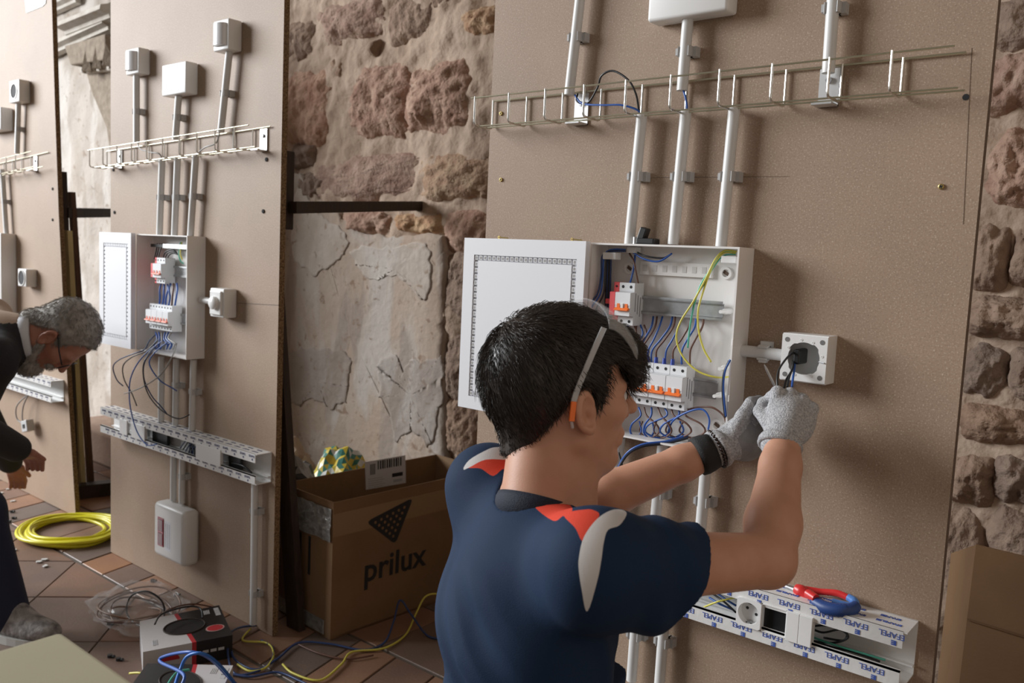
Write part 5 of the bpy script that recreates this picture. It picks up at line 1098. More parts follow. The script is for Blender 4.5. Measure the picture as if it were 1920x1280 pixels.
def field_obj(name, fld, m, parent, smooth_it=0):
    V, Fc = fld.mesh(); off = parent.location
    for _ in range(smooth_it):
        acc = np.zeros_like(V); cnt = np.zeros(len(V))
        for a in range(4):
            for b in (1, 3): np.add.at(acc, Fc[:, a], V[Fc[:, (a + b) % 4]]); np.add.at(cnt, Fc[:, a], 1)
        V = V * .45 + (acc / np.maximum(cnt, 1)[:, None]) * .55
    me = bpy.data.meshes.new(name); W = (V - np.array(off)).astype(np.float32)
    me.vertices.add(len(W)); me.vertices.foreach_set('co', W.ravel()); me.loops.add(Fc.size); me.loops.foreach_set('vertex_index', Fc.ravel().astype(np.int32))
    me.polygons.add(len(Fc)); me.polygons.foreach_set('loop_start', np.arange(0, Fc.size, 4, dtype=np.int32)); me.polygons.foreach_set('loop_total', np.full(len(Fc), 4, np.int32))
    me.update(calc_edges=True); me.validate(); me.shade_smooth(); me.materials.append(m)
    o = bpy.data.objects.new(name, me); COL.objects.link(o); o.parent = parent; return o, V, Fc
def vnormals(V, Fc):
    a, b, c, d = (V[Fc[:, i]] for i in range(4)); n = np.cross(c - a, d - b); N = np.zeros_like(V)
    for i in range(4): np.add.at(N, Fc[:, i], n)
    return N / np.maximum(np.linalg.norm(N, axis=1), 1e-9)[:, None]
def poly_sd(px, poly):
    poly = np.array(poly, float); d = np.full(len(px), 1e9); inside = np.zeros(len(px), bool); n = len(poly)
    for i in range(n):
        a, b = poly[i], poly[(i + 1) % n]; e = b - a; w = px - a; t = np.clip((w @ e) / max(e @ e, 1e-9), 0, 1); d = np.minimum(d, np.linalg.norm(w - t[:, None] * e, axis=1))
        c = ((a[1] > px[:, 1]) != (b[1] > px[:, 1])) & (px[:, 0] < (b[0] - a[0]) * (px[:, 1] - a[1]) / (b[1] - a[1] + 1e-12) + a[0]); inside ^= c
    return np.where(inside, d, -d)
def projn(V):
    v = V - np.array(CAM); z = v @ np.array(FWD); return np.stack([960 + FPX * (v @ np.array(RGT)) / z, 640 + FPX * (v @ np.array(DWN)) / z], 1)
def frame3(yaw, pitch, roll):
    y, p, r = map(math.radians, (yaw, pitch, roll)); f = Vector((math.cos(y) * math.cos(p), math.sin(y) * math.cos(p), math.sin(p)))
    rt = f.cross(Vector((0, 0, 1))).normalized(); u = rt.cross(f); return f, rt * math.cos(r) - u * math.sin(r), u * math.cos(r) + rt * math.sin(r)
def skin_mat(name, col, col2, sss=0.12):
    m = mat(name, col, rough=0.48, col2=col2, vscale=22, bump=0.05, bscale=500, spec=0.4); b = m.node_tree.nodes['Principled BSDF']
    b.inputs['Subsurface Weight'].default_value = sss; b.inputs['Subsurface Radius'].default_value = (0.010, 0.004, 0.002); b.inputs['Subsurface Scale'].default_value = 0.6; return m
M_SKIN = skin_mat('skin', (0.56, 0.30, 0.20), (0.50, 0.255, 0.165))

# ---------------------------------------------------------------- the boy
HF, HR, HU = frame3(57.8, 0.3, 1.6); HC = Vector((-0.725, -0.4567, 0.957))
hl = lambda f, r, u: HC + HF * f + HR * r + HU * u
SR = PD(1118, 1066, 1.06); SL = PD(916, 912, 1.36); ER = PD(1440, 1050, 1.205); WR = PD(1470, 822, 1.365); EL = PD(1058, 962, 1.42); WL = PD(1352, 838, 1.44)
NB = PD(1012, 948, 1.235)
TR_ = (SR - SL); TR_.z = 0; TR_.normalize(); TF = Vector((-TR_.y, TR_.x, 0)); UP = Vector((0, 0, 1)); AX = (TR_, TF, UP)
MID = (SR + SL) / 2; HIP = Vector((-0.683, -0.535, 0.40))
boy = thing('person', 'person in a navy sports shirt with red and white shoulders wiring the open box', 'person', (HIP.x, HIP.y, 0))
def head_field(F, hl, ax, k=.012, male=0):
    HF_, HR_, HU_ = ax
    F.ell(hl(-.012, 0, .036), (.093, .073, .084), ax, k); F.ell(hl(.028, 0, -.030), (.064, .057, .082), ax, .02)
    F.cap(hl(.066, -.008, -.098), hl(.066, .008, -.098), .018, .018, .018)
    for s in (-1, 1):
        F.cap(hl(.004, s * .053, -.055), hl(.058, s * .018, -.099), .018, .016, .018); F.ell(hl(.058, s * .040, -.014), (.026, .020, .022), ax, .018)
        F.cap(hl(.079, s * .012, .022), hl(.070, s * .042, .020), .0115, .010, .012)
    F.cap(hl(.088, 0, .014), hl(.109, 0, -.019), .0075, .0095, .008); F.cap(hl(.094, -.013, -.028), hl(.094, .013, -.028), .0075, .0075, .007); F.ell(hl(.110, 0, -.022), (.010, .010, .009), ax, .006)
    for s in (-1, 1): F.ell(hl(.092, s * .031, .004), (.014, .015, .010), ax, .010, 's')
    F.cap(hl(.086, -.016, -.056), hl(.086, .016, -.056), .0085, .0085, .006); F.cap(hl(.083, -.015, -.069), hl(.083, .015, -.069), .009, .009, .006); F.ell(hl(.074, 0, -.094), (.016, .022, .016), ax, .012)
    for s in (-1, 1):   # ears: tilted shell with a bowl, lobe and helix
        eu = (HU_ * .96 - HF_ * .22).normalized(); eo = (HR_ * s * .93 + HF_ * .36).normalized(); ef = eu.cross(eo)
        c = hl(.000, s * .0800, -.008)
        F.cap(hl(.006, s * .066, -.012), c, .014, .008, .01); F.ell(c, (.0190, .0085, .0325), (ef, eo, eu), .005); F.ell(c - eu * .024 + HF_ * .004, (.0095, .0065, .012), (ef, eo, eu), .006)
        F.ell(c + eo * .0070 + HF_ * .002, (.0130, .0105, .0235), (ef, eo, eu), .002, 's'); F.ell(c + eo * .000 + HF_ * .007 - eu * .006, (.0065, .012, .0085), (ef, eo, eu), .002, 's'); F.ell(hl(.011, s * .072, -.012), (.006, .006, .008), ax, .006)
lo = (-1.06, -0.76, 0.30); hi = (-0.36, -0.05, 1.13)
BF = Field(lo, hi, 0.0031)
head_field(BF, hl, (HF, HR, HU))
BF.cap(hl(-.024, 0, -.045), NB, .054, .058, .02); BF.cap(hl(.02, 0, -.07), NB + TF * .045, .035, .045, .025)
BF.cap(NB - UP * .04, SR - TR_ * .02, .045, .043, .03); BF.cap(NB - UP * .04, SL + TR_ * .02, .045, .043, .03)
BF.ell(MID - UP * .16, (.140, .085, .14), AX, .03); BF.ell(HIP + UP * .10, (.13, .09, .17), AX, .03)
def limb(F, S, E, W, sc=1.0, k=.012, wr=.0262):
    F.cap(S, S.lerp(E, .45), .047 * sc, .0425 * sc, .02); F.cap(S.lerp(E, .45), E, .0425 * sc, .0375 * sc, k)
    F.cap(E, E.lerp(W, .28), .0375 * sc, .0395 * sc, k); F.cap(E.lerp(W, .28), E.lerp(W, .75), .0395 * sc, .0305 * sc, k); F.cap(E.lerp(W, .75), W, .0305 * sc, wr * sc, k)
limb(BF, SR, ER, WR); limb(BF, SL, EL, WL, .97)
KR = PD(1487, 745, 1.40); KL = PD(1430, 792, 1.47)
BF.cap(WR, WR.lerp(KR, .55), .022, .014, .012); BF.cap(WL, WL.lerp(KL, .55), .022, .014, .012)
body, bv, bf_ = field_obj('body', BF, M_SKIN, boy, 1)
# eyes
for s in (-1, 1):
    c = hl(.0745, s * .031, .003); b = B(); n = 10
    bm = bmesh.new(); bmesh.ops.create_uvsphere(bm, u_segments=14, v_segments=10, radius=.0118, matrix=Matrix.Translation(c)); b.v = [tuple(v.co) for v in bm.verts]; b.f = [tuple(v.index for v in f.verts) for f in bm.faces]; bm.free()
    b.build('eye', mat('eye_white', (0.7, 0.68, 0.66), rough=0.2), boy, smooth=True)
    B().tube([c + HF * .0105, c + HF * .0122], .005, 14).build('iris', mat('iris', (0.05, 0.03, 0.02), rough=0.15), boy)
    B().tube(smooth_pts([hl(.0855, s * .016, .0245), hl(.0875, s * .028, .028), hl(.078, s * .045, .024)], 4), .0032, 6).build('eyebrow', mat('hair_dark', (0.032, 0.024, 0.019), rough=0.32), boy, smooth=True)

# hair: a cap that follows the skull inside a side-view outline, then strands
M_HAIR = mat('hair_dark', (0.032, 0.024, 0.019), rough=0.32)
def side_poly(F, poly, hl0, f_ax, u_ax, lo_, hi_, k=.006):
    poly = np.array(poly, np.float32); c = V3(hl0); fa, ua = V3(f_ax), V3(u_ax)
    def fn(X, Y, Z):
        f = (X - c[0]) * fa[0] + (Y - c[1]) * fa[1] + (Z - c[2]) * fa[2]; u = (X - c[0]) * ua[0] + (Y - c[1]) * ua[1] + (Z - c[2]) * ua[2]
        shp = np.broadcast(f, u).shape; q = np.stack([np.broadcast_to(f, shp).ravel(), np.broadcast_to(u, shp).ravel()], 1); return poly_sd(q, poly).reshape(shp)
    F.op(fn, lo_, hi_, k, 's')   # poly_sd is positive inside, so subtracting keeps the inside
hlo = np.array(HC) - .17; hhi = np.array(HC) + .17
HFd = Field(hlo, hhi, 0.003)
HFd.ell(hl(-.013, 0, .042), (.1035, .083, .0895), (HF, HR, HU), .02); HFd.ell(hl(-.060, 0, .020), (.062, .072, .080), (HF, HR, HU), .03)
HFd.cap(hl(-.036, 0, -.02), hl(-.036, 0, -.12), .061, .0525, .02)
HFd.ell(hl(.060, 0, .066), (.050, .066, .040), (HF, HR, HU), .02); HFd.ell(hl(.090, .0, .042), (.020, .056, .032), (HF, HR, HU), .02)
for s in (-1, 1): HFd.ell(hl(.004, s * .066, .03), (.035, .0095, .045), (HF, HR, HU), .012)
HP = [(-.2, -.100), (-.095, -.100), (-.082, -.082), (-.062, -.062), (-.046, -.030), (-.028, .006), (-.016, .026), (.004, .031), (.014, .020), (.020, -.004), (.027, .0), (.031, .032), (.040, .056), (.058, .060), (.074, .050), (.088, .022), (.1, .006), (.125, .01), (.2, .02), (.2, .3), (-.2, .3)]
side_poly(HFd, HP, HC, HF, HU, hlo + .03, hhi - .03)
hair_o, hv, hf = field_obj('hair', HFd, M_HAIR, boy, 2)
def strands(name, V, Fc, m, parent, n, crown, down, ln, rad, lift, seed, keep=None, fwd=None, jit=.35, lscale=None):
    rg = np.random.default_rng(seed); N = vnormals(V, Fc); a = rg.integers(0, len(V), n); p = V[a] + rg.normal(size=(n, 3)) * .0015; nn = N[a]
    if keep is not None: k_ = keep(p, nn); p, nn = p[k_], nn[k_]; n = len(p)
    t = p - np.array(crown); t = t / np.linalg.norm(t, axis=1)[:, None] * .9 + np.array(down) * .55
    t += np.cross(nn, t) * .35
    if fwd is not None: t += fwd(p)
    t += rg.normal(size=(n, 3)) * jit; t -= nn * np.sum(t * nn, 1)[:, None]; t /= np.maximum(np.linalg.norm(t, axis=1), 1e-6)[:, None]
    ls_ = np.ones(n) if lscale is None else lscale(p)
    L_ = (ln * rg.uniform(.6, 1.3, n) * ls_)[:, None]; lf = (lift * rg.uniform(.1, 1.6, n) * ls_)[:, None]
    pts = [p - nn * .002, p + t * L_ * .35 + nn * lf * .7, p + t * L_ * .7 + nn * lf, p + t * L_ + nn * lf * .8 - np.array([0, 0, 1]) * L_ * .12]
    u = np.cross(t, nn); vs = []; rads = (rad, rad, rad * .8, rad * .12)
    for i, q in enumerate(pts):
        for an in (0, 2.094, 4.189): vs.append(q + (u * math.cos(an) + nn * math.sin(an)) * rads[i])
    vs = np.stack(vs, 1).reshape(-1, 3); base = (np.arange(n) * 12)[:, None]; fs = []
    for i in range(3):
        for j in range(3): fs.append(np.stack([base[:, 0] + 3 * i + j, base[:, 0] + 3 * i + (j + 1) % 3, base[:, 0] + 3 * i + 3 + (j + 1) % 3, base[:, 0] + 3 * i + 3 + j], 1))
    fs = np.concatenate(fs); me = bpy.data.meshes.new(name); off = np.array(parent.location)
    me.vertices.add(len(vs)); me.vertices.foreach_set('co', (vs - off).astype(np.float32).ravel()); me.loops.add(fs.size); me.loops.foreach_set('vertex_index', fs.ravel().astype(np.int32))
    me.polygons.add(len(fs)); me.polygons.foreach_set('loop_start', np.arange(0, fs.size, 4, dtype=np.int32)); me.polygons.foreach_set('loop_total', np.full(len(fs), 4, np.int32)); me.update(calc_edges=True); me.shade_smooth()
    me.materials.append(m); o = bpy.data.objects.new(name, me); COL.objects.link(o); o.parent = parent; o['kind'] = 'stuff'; return o
crown = hl(-.083, -.012, .080)
def comb(p):
    q = p - np.array(HC); f = q @ np.array(HF); w_ = np.clip((f + .03) / .08, 0, 1)[:, None]; return w_ * (np.array(HF) * .9 - np.array(HU) * .35)
strands('hair_strands', hv, hf, M_HAIR, boy, 11000, crown, -np.array(HU), .024, .00052, .0036, 5, fwd=comb, jit=.16, lscale=lambda p: np.clip(.30 + ((p - np.array(HC)) @ np.array(HU) + .06) / .11, .25, 1.0))

# shirt
M_SHIRT = mat('navy_jersey', (0.007, 0.023, 0.060), rough=0.8, bump=0.12, bscale=700, spec=0.25)
nt = M_SHIRT.node_tree; N_ = nt.nodes; L_n = nt.links; bs = N_['Principled BSDF']; src = bs.inputs['Base Color'].links[0].from_socket
for nm, colr in (('panel_red', (0.62, 0.055, 0.028)), ('panel_white', (0.62, 0.60, 0.59))):
    at = N_.new('ShaderNodeAttribute'); at.attribute_name = nm; gt = N_.new('ShaderNodeMapRange'); gt.inputs[1].default_value = .46; gt.inputs[2].default_value = .54; mx = N_.new('ShaderNodeMix'); mx.data_type = 'RGBA'; mx.inputs['B'].default_value = (*colr, 1)
    L_n.new(at.outputs['Fac'], gt.inputs[0]); L_n.new(gt.outputs[0], mx.inputs['Factor']); L_n.new(src, mx.inputs['A']); src = mx.outputs['Result']
L_n.new(src, bs.inputs['Base Color'])
SF = Field((-1.07, -0.80, 0.27), (-0.34, -0.05, 0.96), 0.0034)
SF.ell(MID - UP * .150 - TF * .012, (.150, .108, .145), AX, .05); SF.ell(MID.lerp(HIP, .55) - TF * .008, (.140, .108, .20), AX, .05); SF.ell(HIP + UP * .04, (.150, .118, .17), AX, .05)
SF.cap(NB - UP * .042, SR - TR_ * .005, .052, .055, .05); SF.cap(NB - UP * .042, SL + TR_ * .01, .052, .050, .06); SF.cap(NB - UP * .055 - TF * .012, MID - UP * .1 - TF * .03, .055, .07, .05)
HEMR = SR.lerp(ER, .46); HEX = SR.lerp(ER, .66); SF.cap(SR + UP * .012, HEX - UP * .004, .060, .054, .05); SF.cap(SR - UP * .03 - TR_ * .01, HEX - UP * .052, .050, .047, .03)
HEML = SL.lerp(EL, .75); SF.cap(SL, HEML, .052, .056, .03)
SF.cap(SL, MID.lerp(HIP, .45) - TR_ * .085, .052, .075, .06); SF.cap(SR - TR_ * .05, MID.lerp(HIP, .5) + TR_ * .06, .045, .06, .03)
# broad soft folds in the jersey
X, Y, Z = np.meshgrid(*[SF.lo[i] + SF.h * np.arange(SF.n[i], dtype=np.float32) for i in range(3)], indexing='ij', sparse=True)
pr = (X - MID.x) * TR_.x + (Y - MID.y) * TR_.y; pz = Z - MID.z; tw = np.clip((-pz - .04) / .12, 0, 1)
SF.d += tw * (.0085 * np.maximum(np.sin(88 * (pz * .85 + pr * .55) + 2.2 * np.sin(9 * pr)), -.4) +   .0070 * np.sin(48 * (pz * 1.1 + pr * .35) + 1.3 + 1.5 * np.sin(14 * pz))) * np.clip((.15 - pr) / .10, 0, 1)
q = (X - SR.x) * TR_.x + (Y - SR.y) * TR_.y; al = (X - SR.x) * (HEMR - SR).normalized().x + (Y - SR.y) * (HEMR - SR).normalized().y + (Z - SR.z) * (HEMR - SR).normalized().z
SF.d += np.clip((al - .02) / .06, 0, 1) * .0030 * np.sin(95 * al + 40 * (Z - SR.z))
# openings: neck, sleeve mouths, hem
def halfspace(F, p, nrm, lo_, hi_, k=.004):
    p, nrm = V3(p), V3(nrm); F.op(lambda X, Y, Z: -((X - p[0]) * nrm[0] + (Y - p[1]) * nrm[1] + (Z - p[2]) * nrm[2]), lo_, hi_, k, 's')
ad = (ER - SR).normalized(); hn = (ad + Vector((0, 0, -.32)) * 1 - TF * .0).normalized(); hn = (ad * .93 - UP * .36).normalized()
halfspace(SF, HEMR, hn, np.minimum(V3(HEMR), V3(ER)) - .12, np.maximum(V3(HEMR), V3(ER)) + .12)
SF.cap(HEMR - ad * .02 - UP * .008, ER - UP * .01, .0500, .0500, .004, 's')
lad = (EL - SL).normalized(); halfspace(SF, HEML, lad, V3(HEML) - .09, V3(HEML) + .09); SF.cap(HEML - lad * .03, EL, .050, .050, .004, 's')
ND = (hl(-.024, 0, -.045) - NB).normalized(); NC = NB + ND * .006
SF.cap(NB - ND * .03, NB + ND * .12, .0605, .0605, .008, 's')
shirt, sv, sf = field_obj('shirt', SF, M_SHIRT, boy, 1)
px = projn(sv); nv = vnormals(sv, sf); facing = np.sum(nv * (np.array(CAM) - sv), 1) > -0.05
near = (sv - np.array(CAM)) @ np.array(FWD)
def panel(polys, name, wid=16.):
    a = np.zeros(len(sv), np.float32)
    for poly in polys:
        poly = [(p.x, p.y) for p in smooth_pts([(x_, y_, 0) for x_, y_ in poly], 4, True)]
        a = np.maximum(a, np.clip(poly_sd(px, poly) / wid + .5, 0, 1))
    a[~facing] = 0; at = shirt.data.attributes.new(name, 'FLOAT', 'POINT'); at.data.foreach_set('value', a.astype(np.float32))
panel([[(1001, 947), (1029, 936), (1052, 936), (1072, 950), (1069, 963), (1055, 967), (1037, 976)], [(1057, 966), (1074, 958), (1096, 955), (1110, 955), (1124, 966), (1101, 998), (1091, 1014), (1079, 990)],
       [(876, 876), (907, 858), (963, 860), (957, 874), (941, 880), (924, 892), (901, 878)]], 'panel_red')
panel([[(1150, 955), (1120, 972), (1095, 1006), (1086, 1041), (1085, 1067), (1091, 1107), (1101, 1147), (1120, 1088), (1128, 1046), (1132, 1017), (1140, 993), (1162, 984), (1175, 960)],
       [(868, 880), (880, 862), (909, 845), (930, 838), (966, 842), (964, 861), (912, 861), (880, 876)]], 'panel_white')
# collar band
b = B(); n = 48; u_ = ND.cross(TR_).normalized(); v_ = u_.cross(ND)
NCB = NB - ND * .002
for i in range(n):
    a = 2 * math.pi * i / n
    e = v_ * math.cos(a) + u_ * math.sin(a); fr_ = -e.dot(TF); up_ = .010 * fr_ - .004
    for (r, z) in ((.0600, -.024), (.0655, -.024), (.0650, .004), (.0615, .0125), (.0590, .0125), (.0585, 0)): b.v.append(tuple(NCB + e * r + ND * (z + up_)))
for i in range(n):
    for j in range(6): b.f.append((6 * i + j, 6 * ((i + 1) % n) + j, 6 * ((i + 1) % n) + (j + 1) % 6, 6 * i + (j + 1) % 6))
b.build('collar', mat('navy_rib', (0.010, 0.015, 0.030), rough=0.8, bump=0.2, bscale=500), boy, smooth=True)

# trousers, kneeling, and shoes
M_TROU = mat('dark_trousers', (0.02, 0.022, 0.03), rough=0.8)
TFd = Field((-1.15, -1.05, -0.01), (-0.30, -0.05, 0.50), 0.007); feet = []
TFd.ell(HIP - UP * .02, (.145, .12, .11), AX, .04)
for s in (-1, 1):
    h_ = HIP + TR_ * s * .085 - UP * .06; kn = HIP + TR_ * s * .12 + TF * .27; kn = Vector((kn.x, kn.y, .065)); an = kn - TF * .36; an = Vector((an.x, an.y, .055)); TFd.cap(h_, kn, .085, .062, .03); TFd.cap(kn, an, .06, .045, .02); feet.append((an, s))
field_obj('trousers', TFd, M_TROU, boy, 1)
for an, s in feet:
    Fd = Field(np.array(an) - .2, np.array(an) + .2, .006); Fd.cap(an, an - TF * .05 - UP * .0, .04, .042, .02); Fd.cap(an - TF * .05, an - TF * .13 - UP * .015, .042, .032, .02); field_obj('shoe', Fd, M_BLACK, boy, 1)

# gloves: knitted, separate curled fingers
def knit(name, col, col2):
    m = mat(name, col, rough=0.9, col2=col2, vscale=330, bump=0.6, bscale=500); return m
M_KNIT = knit('glove_knit', (0.62, 0.62, 0.63), (0.30, 0.30, 0.32)); M_COAT = mat('glove_coating', (0.27, 0.27, 0.275), rough=0.6, var=0.25, vscale=60, bump=0.15, bscale=200)
def finger(F, pts, r0, r1, k=.0035):
    for i in range(len(pts) - 1):
        ra = r0 + (r1 - r0) * i / (len(pts) - 1); rb = r0 + (r1 - r0) * (i + 1) / (len(pts) - 1); F.cap(pts[i], pts[i + 1], ra, rb, k)
# right hand: back of the hand to the camera, fingers curling away to the box
GR = Field(np.array(KR) - .12, np.array(KR) + .12, .0021)
hu = (KR - WR).normalized(); hr = (RGT - hu * RGT.dot(hu)).normalized(); ho = hr.cross(hu)        # ho: back of the hand
if ho.dot(FWD) > 0: ho = -ho
GA = lambda r, u, o: WR + hr * r + hu * u + ho * o
GR.cap(GA(-.004, -.012, 0), GA(0, .03, 0), .030, .031, .012); GR.ell(GA(.004, .050, -.004), (.040, .040, .0215), (hr, hu, ho), .012); GR.ell(GA(.006, .030, -.008), (.036, .034, .024), (hr, hu, ho), .012)
for i, (r, L1, du) in enumerate(((-.026, .030, .004), (-.006, .034, .008), (.014, .031, .004), (.032, .025, -.006))):
    k0 = GA(r, .072 + du, .002); finger(GR, [GA(r * .8, .045, -.003), k0, k0 + hu * .004 - ho * L1 * .95 - hr * .003, k0 - hu * .020 - ho * L1 * 1.25 - hr * .010, k0 - hu * .030 - ho * (L1 * .85) - hr * .013], .0115, .0088)
finger(GR, [GA(-.026, .020, -.006), GA(-.042, .046, -.022), GA(-.038, .070, -.036), GA(-.026, .084, -.040)], .0125, .0092)
field_obj('glove', GR, M_KNIT, boy, 1)
def cuff(c, ax, r, h_, name, m, ridges=0):
    b = B(); ax = Vector(ax).normalized(); u = ax.cross(Vector((0, 0, 1))).normalized(); v = ax.cross(u); n = 48
    prof = [(r - .003, -h_), (r + .0035, -h_ * .95), (r + .0045, -h_ * .4), (r + .0035, h_ * .3), (r + .001, h_), (r - .003, h_)]
    for i in range(n):
        a = 2 * math.pi * i / n; e = u * math.cos(a) + v * math.sin(a); w_ = ridges * (1 if i % 2 else -1)
        for pr_, z in prof: b.v.append(tuple(Vector(c) + e * (pr_ + w_) + ax * z))
    m_ = len(prof)
    for i in range(n):
        for j in range(m_): b.f.append((m_ * i + j, m_ * ((i + 1) % n) + j, m_ * ((i + 1) % n) + (j + 1) % m_, m_ * i + (j + 1) % m_))
    return b.build(name, m, boy, smooth=True)
cuff(GA(-.004, -.010, 0), hu, .0305, .0085, 'glove_cuff', M_KNIT, .0004)
# left hand: reaching in behind the right hand, thumb on top
GL = Field(np.array(WL) - .05 - np.array((.02, .02, .06)), np.array(WL) + np.array((.17, .17, .15)), .0021)
hu2 = (KL - WL).normalized(); side = (Vector((0, 0, 1)) - hu2 * hu2.z).normalized(); out2 = hu2.cross(side); 
if out2.dot(FWD) > 0: out2 = -out2
GB = lambda s, u, o: WL + side * s + hu2 * u + out2 * o
GL.cap(GB(0, -.006, 0), GB(0, .03, 0), .0285, .030, .012); GL.ell(GB(-.004, .058, 0), (.040, .042, .022), (side, hu2, out2), .012); GL.ell(GB(-.012, .050, .008), (.034, .036, .020), (side, hu2, out2), .012)
for i, s in enumerate((.020, .002, -.016, -.032)):
    k0 = GB(s, .092, -.004); L1 = (.034, .036, .034, .028)[i]; finger(GL, [GB(s * .8, .060, -.002), k0, k0 + hu2 * L1 * .8 + out2 * .004 - side * .006, k0 + hu2 * L1 * 1.0 + out2 * .022 - side * .010], .0112, .0086)
finger(GL, [GB(.014, .022, .010), GB(.036, .050, .012), GB(.046, .078, .006), GB(.040, .098, .002)], .0130, .0098)
gl_o, gv, gf = field_obj('glove', GL, M_KNIT, boy, 1)
gl_o.data.materials.append(M_COAT); cent = gv[gf].mean(1) - np.array(WL)
cs, cu, co = cent @ np.array(side), cent @ np.array(hu2), cent @ np.array(out2)
mi = ((cu > .018) & (cs < .014 + .25 * (cu - .02) * (cu < .06)) & (co > -.02) | (cu > .075)).astype(np.int32); gl_o.data.polygons.foreach_set('material_index', mi)
cuff(GB(0, -.004, 0), hu2, .0290, .0085, 'glove_cuff', M_KNIT, .0004)
# wristband and bead bracelet on the left wrist
fd = (WL - EL).normalized(); wc = WL - fd * .030
cuff(wc, fd, .0288, .0155, 'wristband', mat('black_webbing', (0.012, 0.012, 0.013), rough=0.75, bump=0.3, bscale=600))
u = fd.cross(Vector((0, 0, 1))).normalized(); v = fd.cross(u)
bm = bmesh.new(); bmesh.ops.create_icosphere(bm, subdivisions=2, radius=.0033); bead = bpy.data.meshes.new('bead'); bm.to_mesh(bead); bm.free(); bead.shade_smooth(); bead.materials.append(mat('dark_bead', (0.03, 0.018, 0.015), rough=0.15))
for i in range(30):
    a = 2 * math.pi * i / 30; share('bracelet_bead', bead, boy, wc + fd * .0215 + (u * math.cos(a) + v * math.sin(a)) * .0315 - boy.location)
cuff(wc + fd * .0285, fd, .0280, .004, 'bracelet_band', M_BLACK)

# screwdriver held between the hands
t = thing('screwdriver', 'slim steel screwdriver held in the gloved hands below the open mounting box', 'screwdriver', PD(1462, 742, 1.43))
a, c = PD(1433, 683, 1.425), PD(1462, 742, 1.43); B().tube([a, a.lerp(c, .15), c], [.0008, .0022, .0024], 10).build('shaft', M_STEEL, t, smooth='auto')
B().tube([c, c.lerp(c + (c - a), .3), c + (c - a) * .9], [.006, .008, .0075], 14).build('handle', M_PR, t, smooth='auto')

# clear safety glasses pushed up on the hair
M_LENS = mat('clear_lens', (0.95, 0.97, 0.98), rough=0.03, alpha=0.15, spec=1.0, coat=0.6); M_TEMPLE = mat('clear_temple', (0.80, 0.82, 0.84), rough=0.08, alpha=0.38, spec=0.9)
gls = thing('safety_glasses', 'clear safety glasses with orange temple tips pushed up on the kneeling person\'s hair', 'glasses', hl(0, 0, .12))
for s in (-1, 1):
    pts = smooth_pts([hl(-.022, s * .087, .005), hl(-.016, s * .0875, .028), hl(.002, s * .088, .075), hl(.018, s * .085, .110)], 6)
    b = B()
    for i in range(len(pts) - 1):
        b.beam(pts[i], pts[i + 1], HR * .0012, (HF * .9 - HU * .3) * .0042)
    b.build('temple', M_TEMPLE, gls)
    p0, p1 = hl(-.022, s * .0885, .008), hl(-.023, s * .0870, -.020); B().beam(p0, p1, HR * .0018, (HF * .95 - HU * .1) * .0042).build('temple_tip', M_ORANGE, gls, bevel=.0008)
    p2 = hl(-.019, s * .083, -.030); B().tube([p1, p2], .0022, 8).build('temple_end', M_TEMPLE, gls)
b = B(); n = 20; rows = 6
for j in range(rows + 1):
    for i in range(n + 1):
        a = -1.25 + 2.5 * i / n; tt = j / rows
        rr = .0885; f0 = -.012 + .040 * tt; hgt = .103 + .040 * math.cos(a) * (1 - .12 * tt) - .004 * tt; drop = max(0, abs(a) - .95) * .02
        b.v.append(tuple(hl(f0 + .036 + .018 * math.cos(a) * (.2 + tt), rr * math.sin(a) / math.sin(1.25), hgt - drop - .038 * tt * tt)))
for j in range(rows):
    for i in range(n): q0 = j * (n + 1) + i; b.f.append((q0, q0 + 1, q0 + n + 2, q0 + n + 1))
lo_ = b.build('lens', M_LENS, gls, smooth=True); md = lo_.modifiers.new('s', 'SOLIDIFY'); md.thickness = .0018

# ---------------------------------------------------------------- the man bending over at the left edge
DM = 2.65; th = math.radians(12)
MF = (RGT * math.sin(th) + DWN * math.cos(th) + FWD * .10).normalized(); MU = (RGT * math.cos(th) - DWN * math.sin(th) + FWD * .15); MU = (MU - MF * MU.dot(MF)).normalized(); MR = MF.cross(MU)
MC = PD(97, 630, DM) - MR * .07; ml = lambda f, r, u: MC + MF * f + MR * r + MU * u
man = thing('person', 'person in a dark jacket and navy trousers bending down at the left edge', 'person', PF(20, 1190))
MN = PD(22, 636, DM + .03); MSR = PD(-14, 676, DM - .14); MSL = PD(-20, 596, DM + .22); MHIP = PD(-330, 740, DM + .1); MER = PD(-62, 792, DM - .05); MWR = PD(34, 842, DM + .22)
MEL = PD(-40, 760, DM + .45); MWL = PD(20, 868, DM + .75)
ML_ = Field((-3.75, -1.15, .35), (-2.35, .25, 1.15), .0055) if False else None
lo = np.minimum.reduce([V3(p) for p in (MC, MHIP, MSL, MSR, MWL, MWR, MEL, MER)]) - .17; hi = np.maximum.reduce([V3(p) for p in (MC, MHIP, MSL, MSR, MWL, MWR, MEL, MER)]) + .17
MB_ = Field(lo, hi, .0048); head_field(MB_, ml, (MF, MR, MU))
MB_.cap(ml(-.022, 0, -.05), MN, .056, .062, .02); MB_.cap(MN.lerp(MHIP, .22), MHIP, .08, .10, .03); MB_.cap(MN, MN.lerp(MHIP, .22), .058, .08, .03); MB_.cap(MN.lerp(MHIP, .1), MSR, .045, .045, .03); MB_.cap(MN.lerp(MHIP, .1), MSL, .045, .045, .03)
limb(MB_, MSR, MER, MWR, 1.05); limb(MB_, MSL, MEL, MWL, 1.05)
